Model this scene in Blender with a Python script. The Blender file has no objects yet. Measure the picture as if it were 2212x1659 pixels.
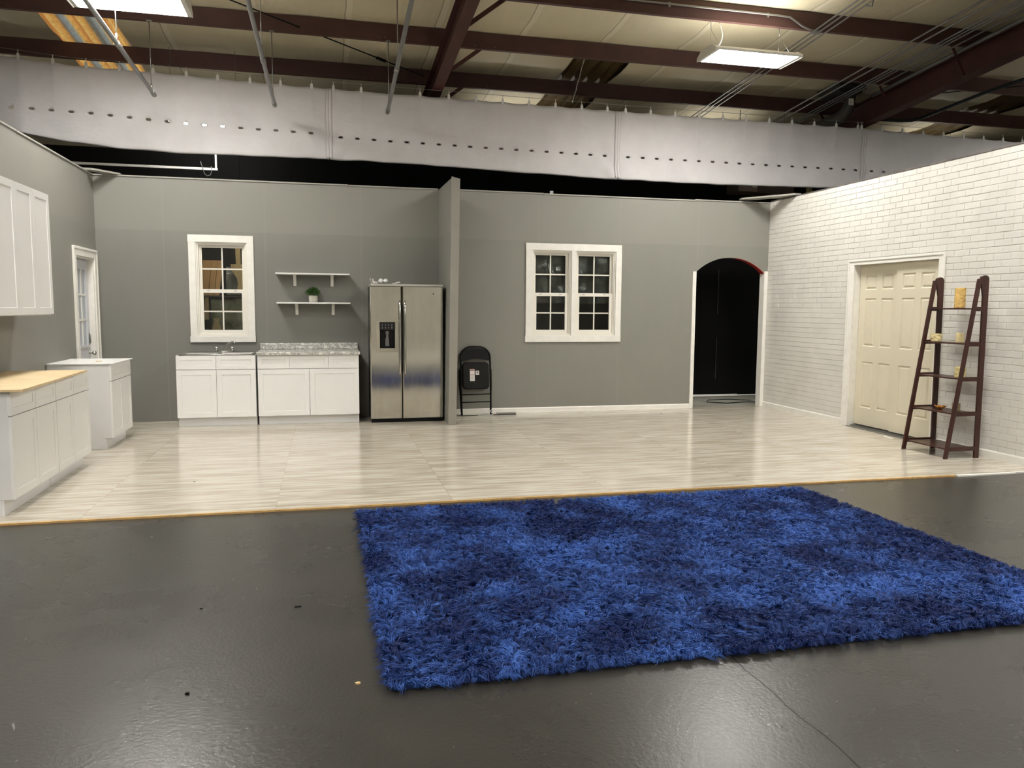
import bpy, math, random
import numpy as np
from mathutils import Vector, Matrix, noise

random.seed(7)
PI = math.pi
C = bpy.context.scene.collection
SC = bpy.context.scene

# ------------------------------------------------------------------ camera
CH, YAW, PITCH, ROLL, FPX = 1.4825, 0.2362, 0.0977, 0.0071, 1681.9
fw = Vector((math.sin(YAW)*math.cos(PITCH), math.cos(YAW)*math.cos(PITCH), -math.sin(PITCH)))
rt = Vector((math.cos(YAW), -math.sin(YAW), 0))
up = rt.cross(fw)
rt2 = math.cos(ROLL)*rt + math.sin(ROLL)*up
up2 = -math.sin(ROLL)*rt + math.cos(ROLL)*up
cam = bpy.data.cameras.new('camera'); camo = bpy.data.objects.new('camera', cam); C.objects.link(camo)
M = Matrix((rt2, up2, -fw)).transposed().to_4x4(); M.translation = Vector((0, 0, CH))
camo.matrix_world = M
cam.sensor_width = 36; cam.sensor_fit = 'HORIZONTAL'; cam.lens = FPX/2212*36
cam.clip_start = 0.05; cam.clip_end = 100
SC.camera = camo

# ------------------------------------------------------------------ world, exposure
w = bpy.data.worlds.new('night'); SC.world = w; w.use_nodes = True
w.node_tree.nodes['Background'].inputs[0].default_value = (0.05, 0.06, 0.08, 1)
w.node_tree.nodes['Background'].inputs[1].default_value = 0.05
SC.view_settings.view_transform = 'Standard'; SC.view_settings.look = 'None'
SC.view_settings.gamma = 1; SC.view_settings.use_curve_mapping = False
SC.view_settings.exposure = 0.40
LAMP = 62.0                     # radiance of the lit lamp diffusers
LAMP_COL = (1.0, 0.97, 0.92)
SC.cycles.max_bounces = 8; SC.cycles.diffuse_bounces = 4; SC.cycles.glossy_bounces = 3
SC.cycles.use_adaptive_sampling = True; SC.cycles.adaptive_threshold = 0.04; SC.cycles.caustics_reflective = False; SC.cycles.caustics_refractive = False
SC.cycles.transparent_max_bounces = 12
SC.cycles.use_denoising = True
SC.cycles.sample_clamp_indirect = 6

# ------------------------------------------------------------------ materials
def lin(c):
    return tuple(((x/255)/12.92 if x/255 <= 0.04045 else ((x/255+0.055)/1.055)**2.4) for x in c)+(1,)

class NT:
    def __init__(s, name):
        s.m = bpy.data.materials.new(name); s.m.use_nodes = True; s.t = s.m.node_tree
        s.b = s.t.nodes['Principled BSDF']; s.out = s.t.nodes['Material Output']
    def n(s, typ, **kw):
        x = s.t.nodes.new(typ)
        for k, v in kw.items(): setattr(x, k, v)
        return x
    def l(s, a, b): s.t.links.new(a, b)
    def coord(s, scale=(1, 1, 1), rot=(0, 0, 0), loc=(0, 0, 0)):
        tc = s.n('ShaderNodeTexCoord'); mp = s.n('ShaderNodeMapping')
        mp.inputs['Scale'].default_value = scale; mp.inputs['Rotation'].default_value = rot
        mp.inputs['Location'].default_value = loc
        s.l(tc.outputs['Object'], mp.inputs['Vector']); return mp.outputs['Vector']
    def noise(s, vec, scale, detail=4, rough=.55):
        x = s.n('ShaderNodeTexNoise'); x.inputs['Scale'].default_value = scale
        x.inputs['Detail'].default_value = detail; x.inputs['Roughness'].default_value = rough
        s.l(vec, x.inputs['Vector']); return x.outputs['Fac']
    def ramp(s, fac, stops):
        r = s.n('ShaderNodeValToRGB'); s.l(fac, r.inputs['Fac']); e = r.color_ramp.elements
        while len(e) < len(stops): e.new(.5)
        for i, (p, c) in enumerate(stops): e[i].position = p; e[i].color = c
        return r.outputs['Color']
    def mix(s, fac, a, b, mode='MIX'):
        x = s.n('ShaderNodeMix', data_type='RGBA', blend_type=mode)
        for sock, v in ((x.inputs['Factor'], fac), (x.inputs[6], a), (x.inputs[7], b)):
            if hasattr(v, 'links'): s.l(v, sock)
            else: sock.default_value = v
        return x.outputs[2]
    def math(s, op, a, b=0.0, c=None):
        x = s.n('ShaderNodeMath', operation=op)
        for i, v in enumerate((a, b) if c is None else (a, b, c)):
            if hasattr(v, 'links'): s.l(v, x.inputs[i])
            else: x.inputs[i].default_value = v
        return x.outputs[0]
    def bump(s, h, strength, dist, prev=None):
        x = s.n('ShaderNodeBump'); x.inputs['Strength'].default_value = strength
        x.inputs['Distance'].default_value = dist; s.l(h, x.inputs['Height'])
        if prev: s.l(prev, x.inputs['Normal'])
        s.l(x.outputs['Normal'], s.b.inputs['Normal']); return x.outputs['Normal']
    def set(s, **kw):
        for k, v in kw.items():
            i = s.b.inputs[{'col': 'Base Color', 'rough': 'Roughness', 'metal': 'Metallic', 'spec': 'Specular IOR Level', 'coat': 'Coat Weight', 'trans': 'Transmission Weight', 'sheen': 'Sheen Weight'}[k]]
            if hasattr(v, 'links'): s.l(v, i)
            else: i.default_value = v
        return s

def pbr(name, col, rough=.5, metal=0., var=.08, vs=3., bump=0., bs=60., spec=.5, stretch=(1, 1, 1)):
    s = NT(name); c = lin(col); v = s.coord(stretch)
    f = s.noise(v, vs, 5)
    d = tuple(x*(1-var) for x in c[:3])+(1,); e = tuple(min(1, x*(1+var)) for x in c[:3])+(1,)
    s.set(col=s.ramp(f, [(.3, d), (.7, e)]), rough=rough, metal=metal, spec=spec)
    if bump: s.bump(s.noise(v, bs, 3), bump, .002)
    return s.m

def emis(name, col, strength):
    s = NT(name); s.set(col=(.8, .8, .8, 1), rough=.5)
    s.b.inputs['Emission Color'].default_value = tuple(col)+(1,); s.b.inputs['Emission Strength'].default_value = strength
    return s.m

def wall_paint(name, col, axis):
    """matt paint over sheet material: faint seams every 4 ft and at 8 ft, uneven roller coverage"""
    s = NT(name); v = s.coord(); sp = s.n('ShaderNodeSeparateXYZ'); s.l(v, sp.inputs[0])
    a = sp.outputs[axis]; z = sp.outputs[2]; c = lin(col)
    f = s.noise(s.coord((1, 1, .6)), 1.3, 6)
    base = s.ramp(f, [(.25, tuple(x*.93 for x in c[:3])+(1,)), (.75, tuple(x*1.06 for x in c[:3])+(1,))])
    g = s.noise(s.coord((1, 1, 1), loc=(7, 3, 1)), .7, 3)
    base = s.mix(s.math('MULTIPLY', g, .35), base, tuple(x*k for x, k in zip(c[:3], (.93, 1.02, 1.0)))+(1,))
    if axis == 0:   # kitchen side is darker in its lower part, fading upward
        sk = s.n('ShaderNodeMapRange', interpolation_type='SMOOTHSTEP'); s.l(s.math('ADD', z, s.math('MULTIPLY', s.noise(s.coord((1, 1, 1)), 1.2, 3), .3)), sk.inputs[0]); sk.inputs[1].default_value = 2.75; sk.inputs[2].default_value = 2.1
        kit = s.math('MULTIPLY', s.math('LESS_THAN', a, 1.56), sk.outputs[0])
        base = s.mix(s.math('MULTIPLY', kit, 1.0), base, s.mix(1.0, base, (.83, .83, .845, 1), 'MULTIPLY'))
    # upper course: another coat, a little lighter
    sm_ = s.n('ShaderNodeMapRange', interpolation_type='SMOOTHSTEP'); s.l(z, sm_.inputs[0]); sm_.inputs[1].default_value = 2.405; sm_.inputs[2].default_value = 2.44; upper = sm_.outputs[0]
    base = s.mix(s.math('MULTIPLY', upper, .4), base, tuple(min(1, x*1.16) for x in c[:3])+(1,))
    m = s.math('ABSOLUTE', s.math('SUBTRACT', s.math('MODULO', s.math('ADD', a, 20.25), 1.22), .61))
    seam = s.math('LESS_THAN', s.math('ABSOLUTE', s.math('SUBTRACT', m, .605)), .004)
    zs = s.math('LESS_THAN', s.math('ABSOLUTE', s.math('SUBTRACT', z, 2.425)), .003)
    both = s.math('MAXIMUM', seam, zs)
    base = s.mix(s.math('MULTIPLY', both, .13), base, tuple(min(1, x*1.45) for x in c[:3])+(1,))
    # scuffs
    sc = s.noise(s.coord((3, 3, 9)), 2.2, 8, .7)
    sm = s.ramp(sc, [(.70, (0, 0, 0, 1)), (.76, (1, 1, 1, 1))])
    base = s.mix(s.math('MULTIPLY', sm, .12), base, tuple(min(1, x*1.5) for x in c[:3])+(1,))
    s.set(col=base, rough=.48, spec=.35)
    h = s.math('ADD', s.noise(v, 90, 2), s.math('MULTIPLY', s.noise(v, 2.0, 2), 2.))
    s.bump(h, .18, .004)
    return s.m

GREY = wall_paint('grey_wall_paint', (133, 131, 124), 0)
GREY_SIDE = wall_paint('grey_wall_paint_side', (133, 131, 124), 1)
GREY_TRIM = pbr('grey_painted_edge', (158, 156, 149), .5, var=.12, vs=6)
BLACKWALL = pbr('black_painted_panels', (8, 8, 8), .7, var=.2, vs=2, bump=.2, bs=6, spec=.12)
BEIGEWALL = pbr('building_wall_liner', (150, 142, 120), .8, var=.1)
DARKWALL = pbr('far_building_wall', (168, 160, 142), .8, var=.1)
PALEFLOOR = pbr('pale_sealed_concrete', (188, 184, 174), .5, var=.06)
FRONTWALL = pbr('pale_building_liner', (200, 197, 188), .8, var=.05)
WHITE = pbr('white_cabinet_lacquer', (228, 228, 226), .38, var=.02, vs=2)
WHITE2 = pbr('white_laminated_carcass', (220, 220, 220), .45, var=.03, vs=2)
TRIMW = pbr('white_trim_paint', (232, 230, 223), .5, var=.05, vs=9, bump=.15, bs=40)
VINYLW = pbr('white_vinyl_window', (230, 227, 217), .42, var=.02)
CREAM = pbr('cream_door_paint', (212, 205, 184), .5, var=.03, vs=2, bump=.1, bs=120)
MAROON = pbr('red_oxide_primer', (72, 39, 33), .7, var=.18, vs=4, bump=.15, bs=30)
PURL = pbr('purlin_primer', (80, 53, 48), .65, var=.15, vs=3, bump=.1)
GALV = pbr('galvanised_steel', (150, 150, 146), .38, .85, var=.1, vs=20, stretch=(1, 1, 8))
CHROME = pbr('polished_chrome', (215, 215, 212), .12, 1., var=.02)
BLKMET = pbr('black_enamelled_steel', (8, 8, 8), .42, .0, var=.1, spec=.18)
BLKPLAS = pbr('black_plastic', (6, 6, 6), .35, var=.1, spec=.25)
GREYPLAS = pbr('grey_plastic', (95, 95, 93), .5)
WHITEPL = pbr('white_plastic', (225, 225, 220), .45)
SINKST = pbr('brushed_sink_steel', (205, 204, 200), .28, 1., var=.04, vs=30, stretch=(1, 8, 1))
PLY = NT('pine_plywood')
_v = PLY.coord((1, 6, 1)); _f = PLY.noise(_v, 3.2, 6, .6)
PLY.set(col=PLY.ramp(_f, [(.2, lin((184, 156, 116))), (.5, lin((208, 186, 146))), (.8, lin((222, 204, 168)))]), rough=.6); PLY = PLY.m
WOODEDGE = pbr('raw_board_edge', (196, 160, 104), .7, var=.2, vs=10)
CARD = pbr('cardboard_brown_boards', (206, 158, 104), .8, var=.12, vs=5)
PALEWOOD = pbr('pale_timber', (206, 178, 126), .7, var=.15, vs=8, stretch=(4, 4, 1))
PLASTIC_GREEN = pbr('greenish_plastic_film', (140, 142, 112), .25, var=.5, vs=6, bump=.8, bs=9)
PLASTIC_GREY = pbr('grey_plastic_film', (120, 122, 114), .22, var=.55, vs=5, bump=.9, bs=8)
BLUEEDGE = pbr('dark_painted_pipe', (44, 50, 54), .55)
WALNUT = NT('dark_walnut_stain')
_v = WALNUT.coord((6, 6, 1)); _f = WALNUT.noise(_v, 6, 6, .6)
WALNUT.set(col=WALNUT.ramp(_f, [(.25, lin((42, 20, 16))), (.75, lin((68, 33, 25)))]), rough=.33); WALNUT = WALNUT.m
LEAF = pbr('green_leaves', (52, 88, 32), .45, var=.5, vs=60)
CONCRETE = pbr('cement_pot', (182, 178, 166), .85, var=.12, vs=40, bump=.3)
SLABC = pbr('dirty_concrete', (140, 138, 128), .75, var=.35, vs=2.2, bump=.2)
YELLOWWAX = pbr('yellow_textured_wax', (214, 178, 106), .6, var=.2, vs=30, bump=1.2, bs=45)
CREAMWAX = pbr('cream_wax', (218, 202, 152), .6, var=.14, vs=40, bump=.7, bs=60)
PALEWAX = pbr('pale_yellow_wax', (220, 206, 146), .5, var=.06, vs=20)
ORANGE = pbr('orange_shell', (206, 140, 66), .4, var=.2, vs=20)
MESHMET = pbr('speckled_olive_glass', (120, 108, 80), .4, var=.5, vs=120)
FABRIC = NT('grey_curtain_fabric')
_v = FABRIC.coord(); _f = FABRIC.noise(_v, 1.4, 6, .6)
FABRIC.set(col=FABRIC.ramp(_f, [(.3, lin((198, 196, 197))), (.7, lin((213, 211, 212)))]), rough=.85, spec=.2)
FABRIC.bump(FABRIC.math('ADD', FABRIC.noise(_v, 260, 2), FABRIC.math('MULTIPLY', FABRIC.noise(FABRIC.coord((1, 1, 2.2)), 3.2, 5), 6.)), .3, .006); FABRIC = FABRIC.m
RED = pbr('red_painted_edge', (150, 34, 28), .5)
STICKER = pbr('white_paper_sticker', (226, 222, 216), .6, var=.03)
PINK = pbr('red_print', (170, 96, 84), .6)
OLIVE = pbr('dark_print', (66, 70, 56), .6)
GRAPH = pbr('light_print', (128, 128, 126), .5)
BROWNBOX = pbr('brown_heater_steel', (84, 72, 64), .5, var=.12)
YPIPE = pbr('cream_pipe', (176, 166, 130), .6)
HEATDUCT = pbr('dull_duct_metal', (84, 82, 76), .6, .3, var=.2, vs=6)
LAMPWHITE = pbr('lamp_housing_white', (222, 220, 214), .45, var=.02)
LAMPON = emis('lit_lamp_diffuser', LAMP_COL, LAMP)
LAMPTOP = emis('lit_top_slot', LAMP_COL, 20.)
STRIPON = emis('lit_strip_tube', (1, .97, .92), 75.)
STRIPDIM = emis('added_strip_tube', (1, .96, .9), 20.)
BOARDFILL = emis('added_board_tube', (1, .95, .86), 30.)
DARKBR = pbr('dull_brown_translucent_panel', (92, 78, 50), .45, var=.25, vs=5, stretch=(9, .6, 1))

# thin glass: lets straight light through, adds a weak mirror
s = NT('window_glass'); s.t.nodes.remove(s.b)
tr = s.n('ShaderNodeBsdfTransparent'); tr.inputs[0].default_value = (.86, .88, .86, 1)
gl = s.n('ShaderNodeBsdfGlossy'); gl.inputs['Roughness'].default_value = .03
fr = s.n('ShaderNodeFresnel'); fr.inputs[0].default_value = 1.5
mx = s.n('ShaderNodeMixShader'); s.l(s.math('MULTIPLY', fr.outputs[0], 1.2), mx.inputs[0]); s.l(tr.outputs[0], mx.inputs[1]); s.l(gl.outputs[0], mx.inputs[2])
s.l(mx.outputs[0], s.out.inputs[0]); GLASS = s.m
s = NT('clear_dish_glass'); s.t.nodes.remove(s.b)
tr = s.n('ShaderNodeBsdfTransparent'); tr.inputs[0].default_value = (.96, .97, .97, 1); gl = s.n('ShaderNodeBsdfGlossy'); gl.inputs['Roughness'].default_value = .06
mx = s.n('ShaderNodeMixShader'); mx.inputs[0].default_value = .18; s.l(tr.outputs[0], mx.inputs[1]); s.l(gl.outputs[0], mx.inputs[2]); s.l(mx.outputs[0], s.out.inputs[0]); CLEAR = s.m
s = NT('clear_wrinkled_film'); s.t.nodes.remove(s.b)
tr = s.n('ShaderNodeBsdfTransparent'); tr.inputs[0].default_value = (.8, .82, .8, 1)
gl = s.n('ShaderNodeBsdfGlossy'); gl.inputs['Roughness'].default_value = .12
df = s.n('ShaderNodeBsdfDiffuse'); df.inputs[0].default_value = (.7, .72, .7, 1)
bu = s.n('ShaderNodeBump'); bu.inputs['Strength'].default_value = .9; bu.inputs['Distance'].default_value = .03
s.l(s.noise(s.coord((1, 1, 1)), 4.5, 4), bu.inputs['Height']); s.l(bu.outputs[0], gl.inputs['Normal'])
m1 = s.n('ShaderNodeMixShader'); m1.inputs[0].default_value = .5; s.l(gl.outputs[0], m1.inputs[1]); s.l(df.outputs[0], m1.inputs[2])
mx = s.n('ShaderNodeMixShader'); s.l(s.ramp(s.noise(s.coord((1, 1, 1)), 5, 5), [(.4, (.04, .04, .04, 1)), (.62, (.24, .24, .24, 1))]), mx.inputs[0]); s.l(tr.outputs[0], mx.inputs[1]); s.l(m1.outputs[0], mx.inputs[2])
s.l(mx.outputs[0], s.out.inputs[0]); FILM = s.m

# white paint on brick-pattern panels (the bricks themselves are modelled)
s = NT('white_painted_brick')
base = s.ramp(s.noise(s.coord(), 3, 5), [(.3, lin((208, 206, 200))), (.7, lin((220, 218, 212)))])
s.set(col=base, rough=.5, spec=.35)
s.bump(s.math('ADD', s.noise(s.coord(), 45, 4), s.math('MULTIPLY', s.noise(s.coord((1, 1, 3)), 14, 3), .8)), .35, .004); BRICK = s.m

# laminate sheet flooring: pale grey-beige streaks running along X, staggered sheet joints
s = NT('pale_streaked_vinyl_floor')
v0 = s.coord(); sp = s.n('ShaderNodeSeparateXYZ'); s.l(v0, sp.inputs[0])
cell = s.math('FLOOR', s.math('DIVIDE', s.math('ADD', sp.outputs[0], 20.02), 1.31))       # 1.31 m sheets
cb = s.n('ShaderNodeCombineXYZ')
s.l(s.math('MULTIPLY', sp.outputs[0], .8), cb.inputs[0]); s.l(s.math('ADD', s.math('MULTIPLY', sp.outputs[1], 9.), s.math('MULTIPLY', cell, 3.7)), cb.inputs[1])
n1 = s.noise(cb.outputs[0], 2.0, 6, .62); n2 = s.noise(s.coord((.35, 3.0, 1), loc=(3, 8, 0)), 1.7, 4, .6)
n3 = s.noise(s.coord((.6, .6, 1)), 1.0, 2); n4 = s.noise(s.coord((2, 45, 1)), 2.2, 3, .6)
c1 = s.ramp(n1, [(.33, lin((156, 147, 132))), (.46, lin((176, 167, 152))), (.55, lin((208, 202, 189))), (.75, lin((219, 214, 203)))])
c2 = s.ramp(n2, [(.32, lin((168, 159, 144))), (.62, lin((212, 206, 194)))])
base = s.mix(.32, c1, c2)
base = s.mix(s.math('MULTIPLY', n4, .22), base, lin((168, 156, 136)))
m_ = s.math('FRACT', s.math('DIVIDE', s.math('ADD', sp.outputs[0], 20.02), 1.31))
seam = s.math('LESS_THAN', s.math('MINIMUM', m_, s.math('SUBTRACT', 1.0, m_)), .0022)
gate = s.ramp(s.noise(s.coord((.8, .6, 1), loc=(5, 1, 0)), 1.3, 2), [(.38, (.12, .12, .12, 1)), (.55, (1, 1, 1, 1))])
base = s.mix(s.math('MULTIPLY', seam, s.math('MULTIPLY', gate, .4)), base, lin((120, 110, 92)))
base = s.mix(s.math('MULTIPLY', n3, .1), base, lin((190, 178, 160)))
s.set(col=base, rough=s.math('ADD', .09, s.math('MULTIPLY', n1, .12)), spec=.5)
s.bump(n1, .04, .003); VINYL = s.m

# black painted concrete floor: semi-gloss with orange peel, dust flecks and scratches
s = NT('black_painted_concrete'); v = s.coord()
n1 = s.noise(v, 1.1, 6, .6); c = s.ramp(n1, [(.3, lin((46, 45, 42))), (.7, lin((56, 54, 50)))])
fl = s.ramp(s.noise(s.coord(loc=(4, 4, 0)), 26, 2, .5), [(.80, (0, 0, 0, 1)), (.82, (1, 1, 1, 1))])
c = s.mix(s.math('MULTIPLY', fl, .5), c, lin((120, 116, 106)))
st = s.ramp(s.noise(s.coord((.7, 4, 1), rot=(0, 0, .5)), 1.6, 7, .7), [(.62, (0, 0, 0, 1)), (.78, (1, 1, 1, 1))])
c = s.mix(s.math('MULTIPLY', st, .07), c, lin((84, 81, 75)))
s.set(col=c, rough=s.math('ADD', .22, s.math('MULTIPLY', n1, .12)), spec=.5)
hgt = s.math('ADD', s.noise(v, 55, 4, .6), s.math('MULTIPLY', s.noise(v, 9, 4, .5), .5))
s.bump(hgt, .24, .0045); BLKFLOOR = s.m

# roof blanket
s = NT('roof_insulation_blanket'); v = s.coord(); n1 = s.noise(v, .8, 5)
c = s.ramp(n1, [(.3, lin((206, 196, 166))), (.7, lin((220, 211, 184)))])
st = s.noise(s.coord((5, .5, 1)), 1.5, 4); c = s.mix(s.math('MULTIPLY', st, .2), c, lin((172, 160, 128)))
sp = s.n('ShaderNodeSeparateXYZ'); s.l(v, sp.inputs[0])
xx = s.math('ADD', s.math('ADD', sp.outputs[0], 22.1), s.math('MULTIPLY', s.math('SUBTRACT', s.noise(s.coord((.3, 1, 1)), 1.5, 2), .5), .03))
fr_ = s.math('MULTIPLY', s.math('FRACT', s.math('DIVIDE', xx, 1.12)), 1.12)
c = s.mix(s.math('MULTIPLY', s.math('LESS_THAN', fr_, .014), .55), c, lin((110, 100, 74)))  # shadow beside each seam fold, painted as a dark line
c = s.mix(s.math('MULTIPLY', s.math('LESS_THAN', s.math('ABSOLUTE', s.math('SUBTRACT', fr_, .05)), .034), .5), c, lin((232, 225, 204)))  # light on the seam fold, painted as a pale band
s.set(col=c, rough=.55, spec=.3); s.bump(s.noise(s.coord((2.5, 1, 1)), 2.2, 5), .5, .03); BLANKET = s.m

# granite-look laminate
s = NT('granite_look_laminate')
n1 = s.noise(s.coord((1, 1, 1.4)), 11, 6, .72)
vein = s.ramp(n1, [(.40, lin((216, 215, 208))), (.475, lin((186, 185, 178))), (.498, lin((84, 86, 88))), (.52, lin((176, 176, 170))), (.60, lin((222, 220, 212)))])
n2 = s.noise(s.coord(), 34, 4, .6)
s.set(col=s.mix(s.ramp(n2, [(.45, (0, 0, 0, 1)), (.7, (.5, .5, .5, 1))]), vein, lin((168, 168, 162))), rough=.22); GRANITE = s.m

# stainless door skin, smeared by cleaning
s = NT('smeared_stainless_steel')
n1 = s.noise(s.coord((1.6, 1, .5)), 3, 6, .7)
s.set(col=s.ramp(n1, [(.3, lin((188, 186, 179))), (.7, lin((206, 204, 196)))]), metal=1., rough=s.math('ADD', .03, s.math('MULTIPLY', n1, .15)))
s.bump(s.noise(s.coord((1, 1, .5)), 1.6, 2), .05, .012); STEEL = s.m

# yellow / grey-blue weathered translucent roof sheet
s = NT('weathered_striped_rooflight'); v = s.coord(); sp = s.n('ShaderNodeSeparateXYZ'); s.l(v, sp.inputs[0])
t = s.math('FRACT', s.math('MULTIPLY', s.math('ADD', sp.outputs[0], 20.02), 2.9))
str_ = s.ramp(t, [(0., lin((136, 150, 150))), (.2, lin((160, 172, 168))), (.3, lin((240, 196, 110))), (.48, lin((196, 128, 66))), (.62, lin((250, 208, 124))), (.8, lin((226, 168, 88))), (.92, lin((110, 116, 108)))])
bl = s.ramp(s.noise(s.coord((9, 3, 1)), 3, 7, .75), [(.4, (0, 0, 0, 1)), (.66, (1, 1, 1, 1))])
col = s.mix(s.math('MULTIPLY', bl, .55), str_, lin((120, 84, 48)))
s.set(col=col, rough=.4); s.l(col, s.b.inputs['Emission Color']); s.b.inputs['Emission Strength'].default_value = .42; ROOFL = s.m  # weak emission stands in for light coming through the sheet

# rug yarn
s = NT('blue_shag_yarn'); at = s.n('ShaderNodeAttribute', attribute_name='yarn')
s.l(at.outputs['Color'], s.b.inputs['Base Color']); s.set(rough=.5, spec=.22)
s.b.inputs['Sheen Weight'].default_value = .0; s.b.inputs['Sheen Tint'].default_value = lin((110, 150, 230)); RUGY = s.m
RUGB = pbr('navy_rug_backing', (10, 26, 70), .9)

# ------------------------------------------------------------------ mesh building
class MB:
    def __init__(s): s.v = []; s.f = []; s.mi = []; s.cur = 0; s.sm = []; s.smooth = False
    def add(s, vs, fs):
        o = len(s.v); s.v += [tuple(p) for p in vs]
        for f in fs: s.f.append(tuple(o+i for i in f)); s.mi.append(s.cur); s.sm.append(s.smooth)
        return s
    def hexa(s, p):   # 8 corners: 0-3 bottom ring, 4-7 top ring
        return s.add(p, [(3, 2, 1, 0), (4, 5, 6, 7), (0, 1, 5, 4), (1, 2, 6, 5), (2, 3, 7, 6), (3, 0, 4, 7)])
    def box(s, x0, x1, y0, y1, z0, z1):
        return s.hexa([(x0, y0, z0), (x1, y0, z0), (x1, y1, z0), (x0, y1, z0), (x0, y0, z1), (x1, y0, z1), (x1, y1, z1), (x0, y1, z1)])
    def bar(s, a, b, wx, wy=None, upv=(0, 0, 1)):  # rectangular bar from a to b
        a = Vector(a); b = Vector(b); d = (b-a).normalized(); u = Vector(upv)
        if abs(d.dot(u)) > .98: u = Vector((0, 1, 0))
        x = d.cross(u).normalized(); y = x.cross(d).normalized(); wy = wy or wx
        c = [(-wx/2, -wy/2), (wx/2, -wy/2), (wx/2, wy/2), (-wx/2, wy/2)]
        return s.hexa([a+x*i+y*j for i, j in c]+[b+x*i+y*j for i, j in c])
    def tube(s, pts, r, n=10, cap=True):
        pts = [Vector(p) for p in pts]; N = len(pts); rs = r if isinstance(r, (list, tuple)) else [r]*N
        o = len(s.v); prev = None; sm = s.smooth
        for i, p in enumerate(pts):
            d = (pts[min(i+1, N-1)]-pts[max(i-1, 0)]).normalized()
            if prev is None:
                u = Vector((0, 0, 1)) if abs(d.z) < .9 else Vector((1, 0, 0)); x = d.cross(u).normalized()
            else:
                x = (prev-d*prev.dot(d)).normalized()
            prev = x; y = d.cross(x)
            for k in range(n):
                a = 2*PI*k/n; s.v.append(tuple(p+(x*math.cos(a)+y*math.sin(a))*rs[i]))
        for i in range(N-1):
            for k in range(n):
                k2 = (k+1) % n; s.f.append((o+i*n+k, o+i*n+k2, o+(i+1)*n+k2, o+(i+1)*n+k)); s.mi.append(s.cur); s.sm.append(True)
        if cap:
            s.f.append(tuple(o+k for k in reversed(range(n)))); s.mi.append(s.cur); s.sm.append(False)
            s.f.append(tuple(o+(N-1)*n+k for k in range(n))); s.mi.append(s.cur); s.sm.append(False)
        return s
    def lathe(s, prof, c=(0, 0, 0), n=24, sx=1, sy=1):
        o = len(s.v); N = len(prof)
        for r, z in prof:
            for k in range(n):
                a = 2*PI*k/n; s.v.append((c[0]+r*math.cos(a)*sx, c[1]+r*math.sin(a)*sy, c[2]+z))
        for i in range(N-1):
            for k in range(n):
                k2 = (k+1) % n; s.f.append((o+i*n+k, o+i*n+k2, o+(i+1)*n+k2, o+(i+1)*n+k)); s.mi.append(s.cur); s.sm.append(True)
        if prof[0][0] > 1e-5: s.f.append(tuple(o+k for k in reversed(range(n)))); s.mi.append(s.cur); s.sm.append(False)
        if prof[-1][0] > 1e-5: s.f.append(tuple(o+(N-1)*n+k for k in range(n))); s.mi.append(s.cur); s.sm.append(False)
        return s
    def prism(s, poly, ax, a, b):
        """poly: 2D outline in the plane normal to axis ax (x: (y,z); y: (x,z); z: (x,y)), from a to b"""
        def P(p, t): return {'x': (t, p[0], p[1]), 'y': (p[0], t, p[1]), 'z': (p[0], p[1], t)}[ax]
        n = len(poly); o = len(s.v); s.v += [P(p, a) for p in poly]+[P(p, b) for p in poly]
        fs = [tuple(range(n)), tuple(reversed(range(n, 2*n)))]+[(i, i+n, (i+1) % n+n, (i+1) % n) for i in range(n)]
        for f in fs: s.f.append(tuple(o+i for i in f)); s.mi.append(s.cur); s.sm.append(False)
        return s
    def front(s, x0, x1, z0, z1, yf, yb, rail=.057, dep=.008, slope=.004, raised=False, panels=None):
        """slab facing -Y with a recessed (or raised-field) panel in it"""
        s.box(x0, x1, yf+dep, yb, z0, z1)
        panels = panels or [(x0+rail, x1-rail, z0+rail, z1-rail)]
        # front skin built from rails round the panels on a grid
        xs = sorted({x0, x1}|{p[0] for p in panels}|{p[1] for p in panels}); zs = sorted({z0, z1}|{p[2] for p in panels}|{p[3] for p in panels})
        for i in range(len(xs)-1):
            for j in range(len(zs)-1):
                cx = (xs[i]+xs[i+1])/2; cz = (zs[j]+zs[j+1])/2
                if any(p[0] < cx < p[1] and p[2] < cz < p[3] for p in panels): continue
                s.box(xs[i], xs[i+1], yf, yf+dep, zs[j], zs[j+1])
        for a, b, c, d in panels:
            k = slope; y = yf; q = yf+dep-.0005
            s.add([(a, y, c), (b, y, c), (b, y, d), (a, y, d), (a+k, q, c+k), (b-k, q, c+k), (b-k, q, d-k), (a+k, q, d-k)],
                  [(0, 1, 5, 4), (1, 2, 6, 5), (2, 3, 7, 6), (3, 0, 4, 7), (4, 5, 6, 7)])
            if raised:
                m = k+.004; n_ = m+.020; y2 = yf+.001
                s.add([(a+m, q, c+m), (b-m, q, c+m), (b-m, q, d-m), (a+m, q, d-m), (a+n_, y2, c+n_), (b-n_, y2, c+n_), (b-n_, y2, d-n_), (a+n_, y2, d-n_)],
                      [(0, 1, 5, 4), (1, 2, 6, 5), (2, 3, 7, 6), (3, 0, 4, 7), (4, 5, 6, 7)])
        return s
    def build(s, name, mats, parent=None, bevel=0., seg=2, recalc=True):
        me = bpy.data.meshes.new(name); me.from_pydata(s.v, [], s.f)
        for m in (mats if isinstance(mats, (list, tuple)) else [mats]): me.materials.append(m)
        me.polygons.foreach_set('material_index', s.mi); me.polygons.foreach_set('use_smooth', s.sm)
        me.update()
        o = bpy.data.objects.new(name, me); C.objects.link(o)
        if parent: o.parent = parent
        if bevel:
            b = o.modifiers.new('edge', 'BEVEL'); b.width = bevel; b.segments = seg; b.limit_method = 'ANGLE'; b.angle_limit = .7
        return o

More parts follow.
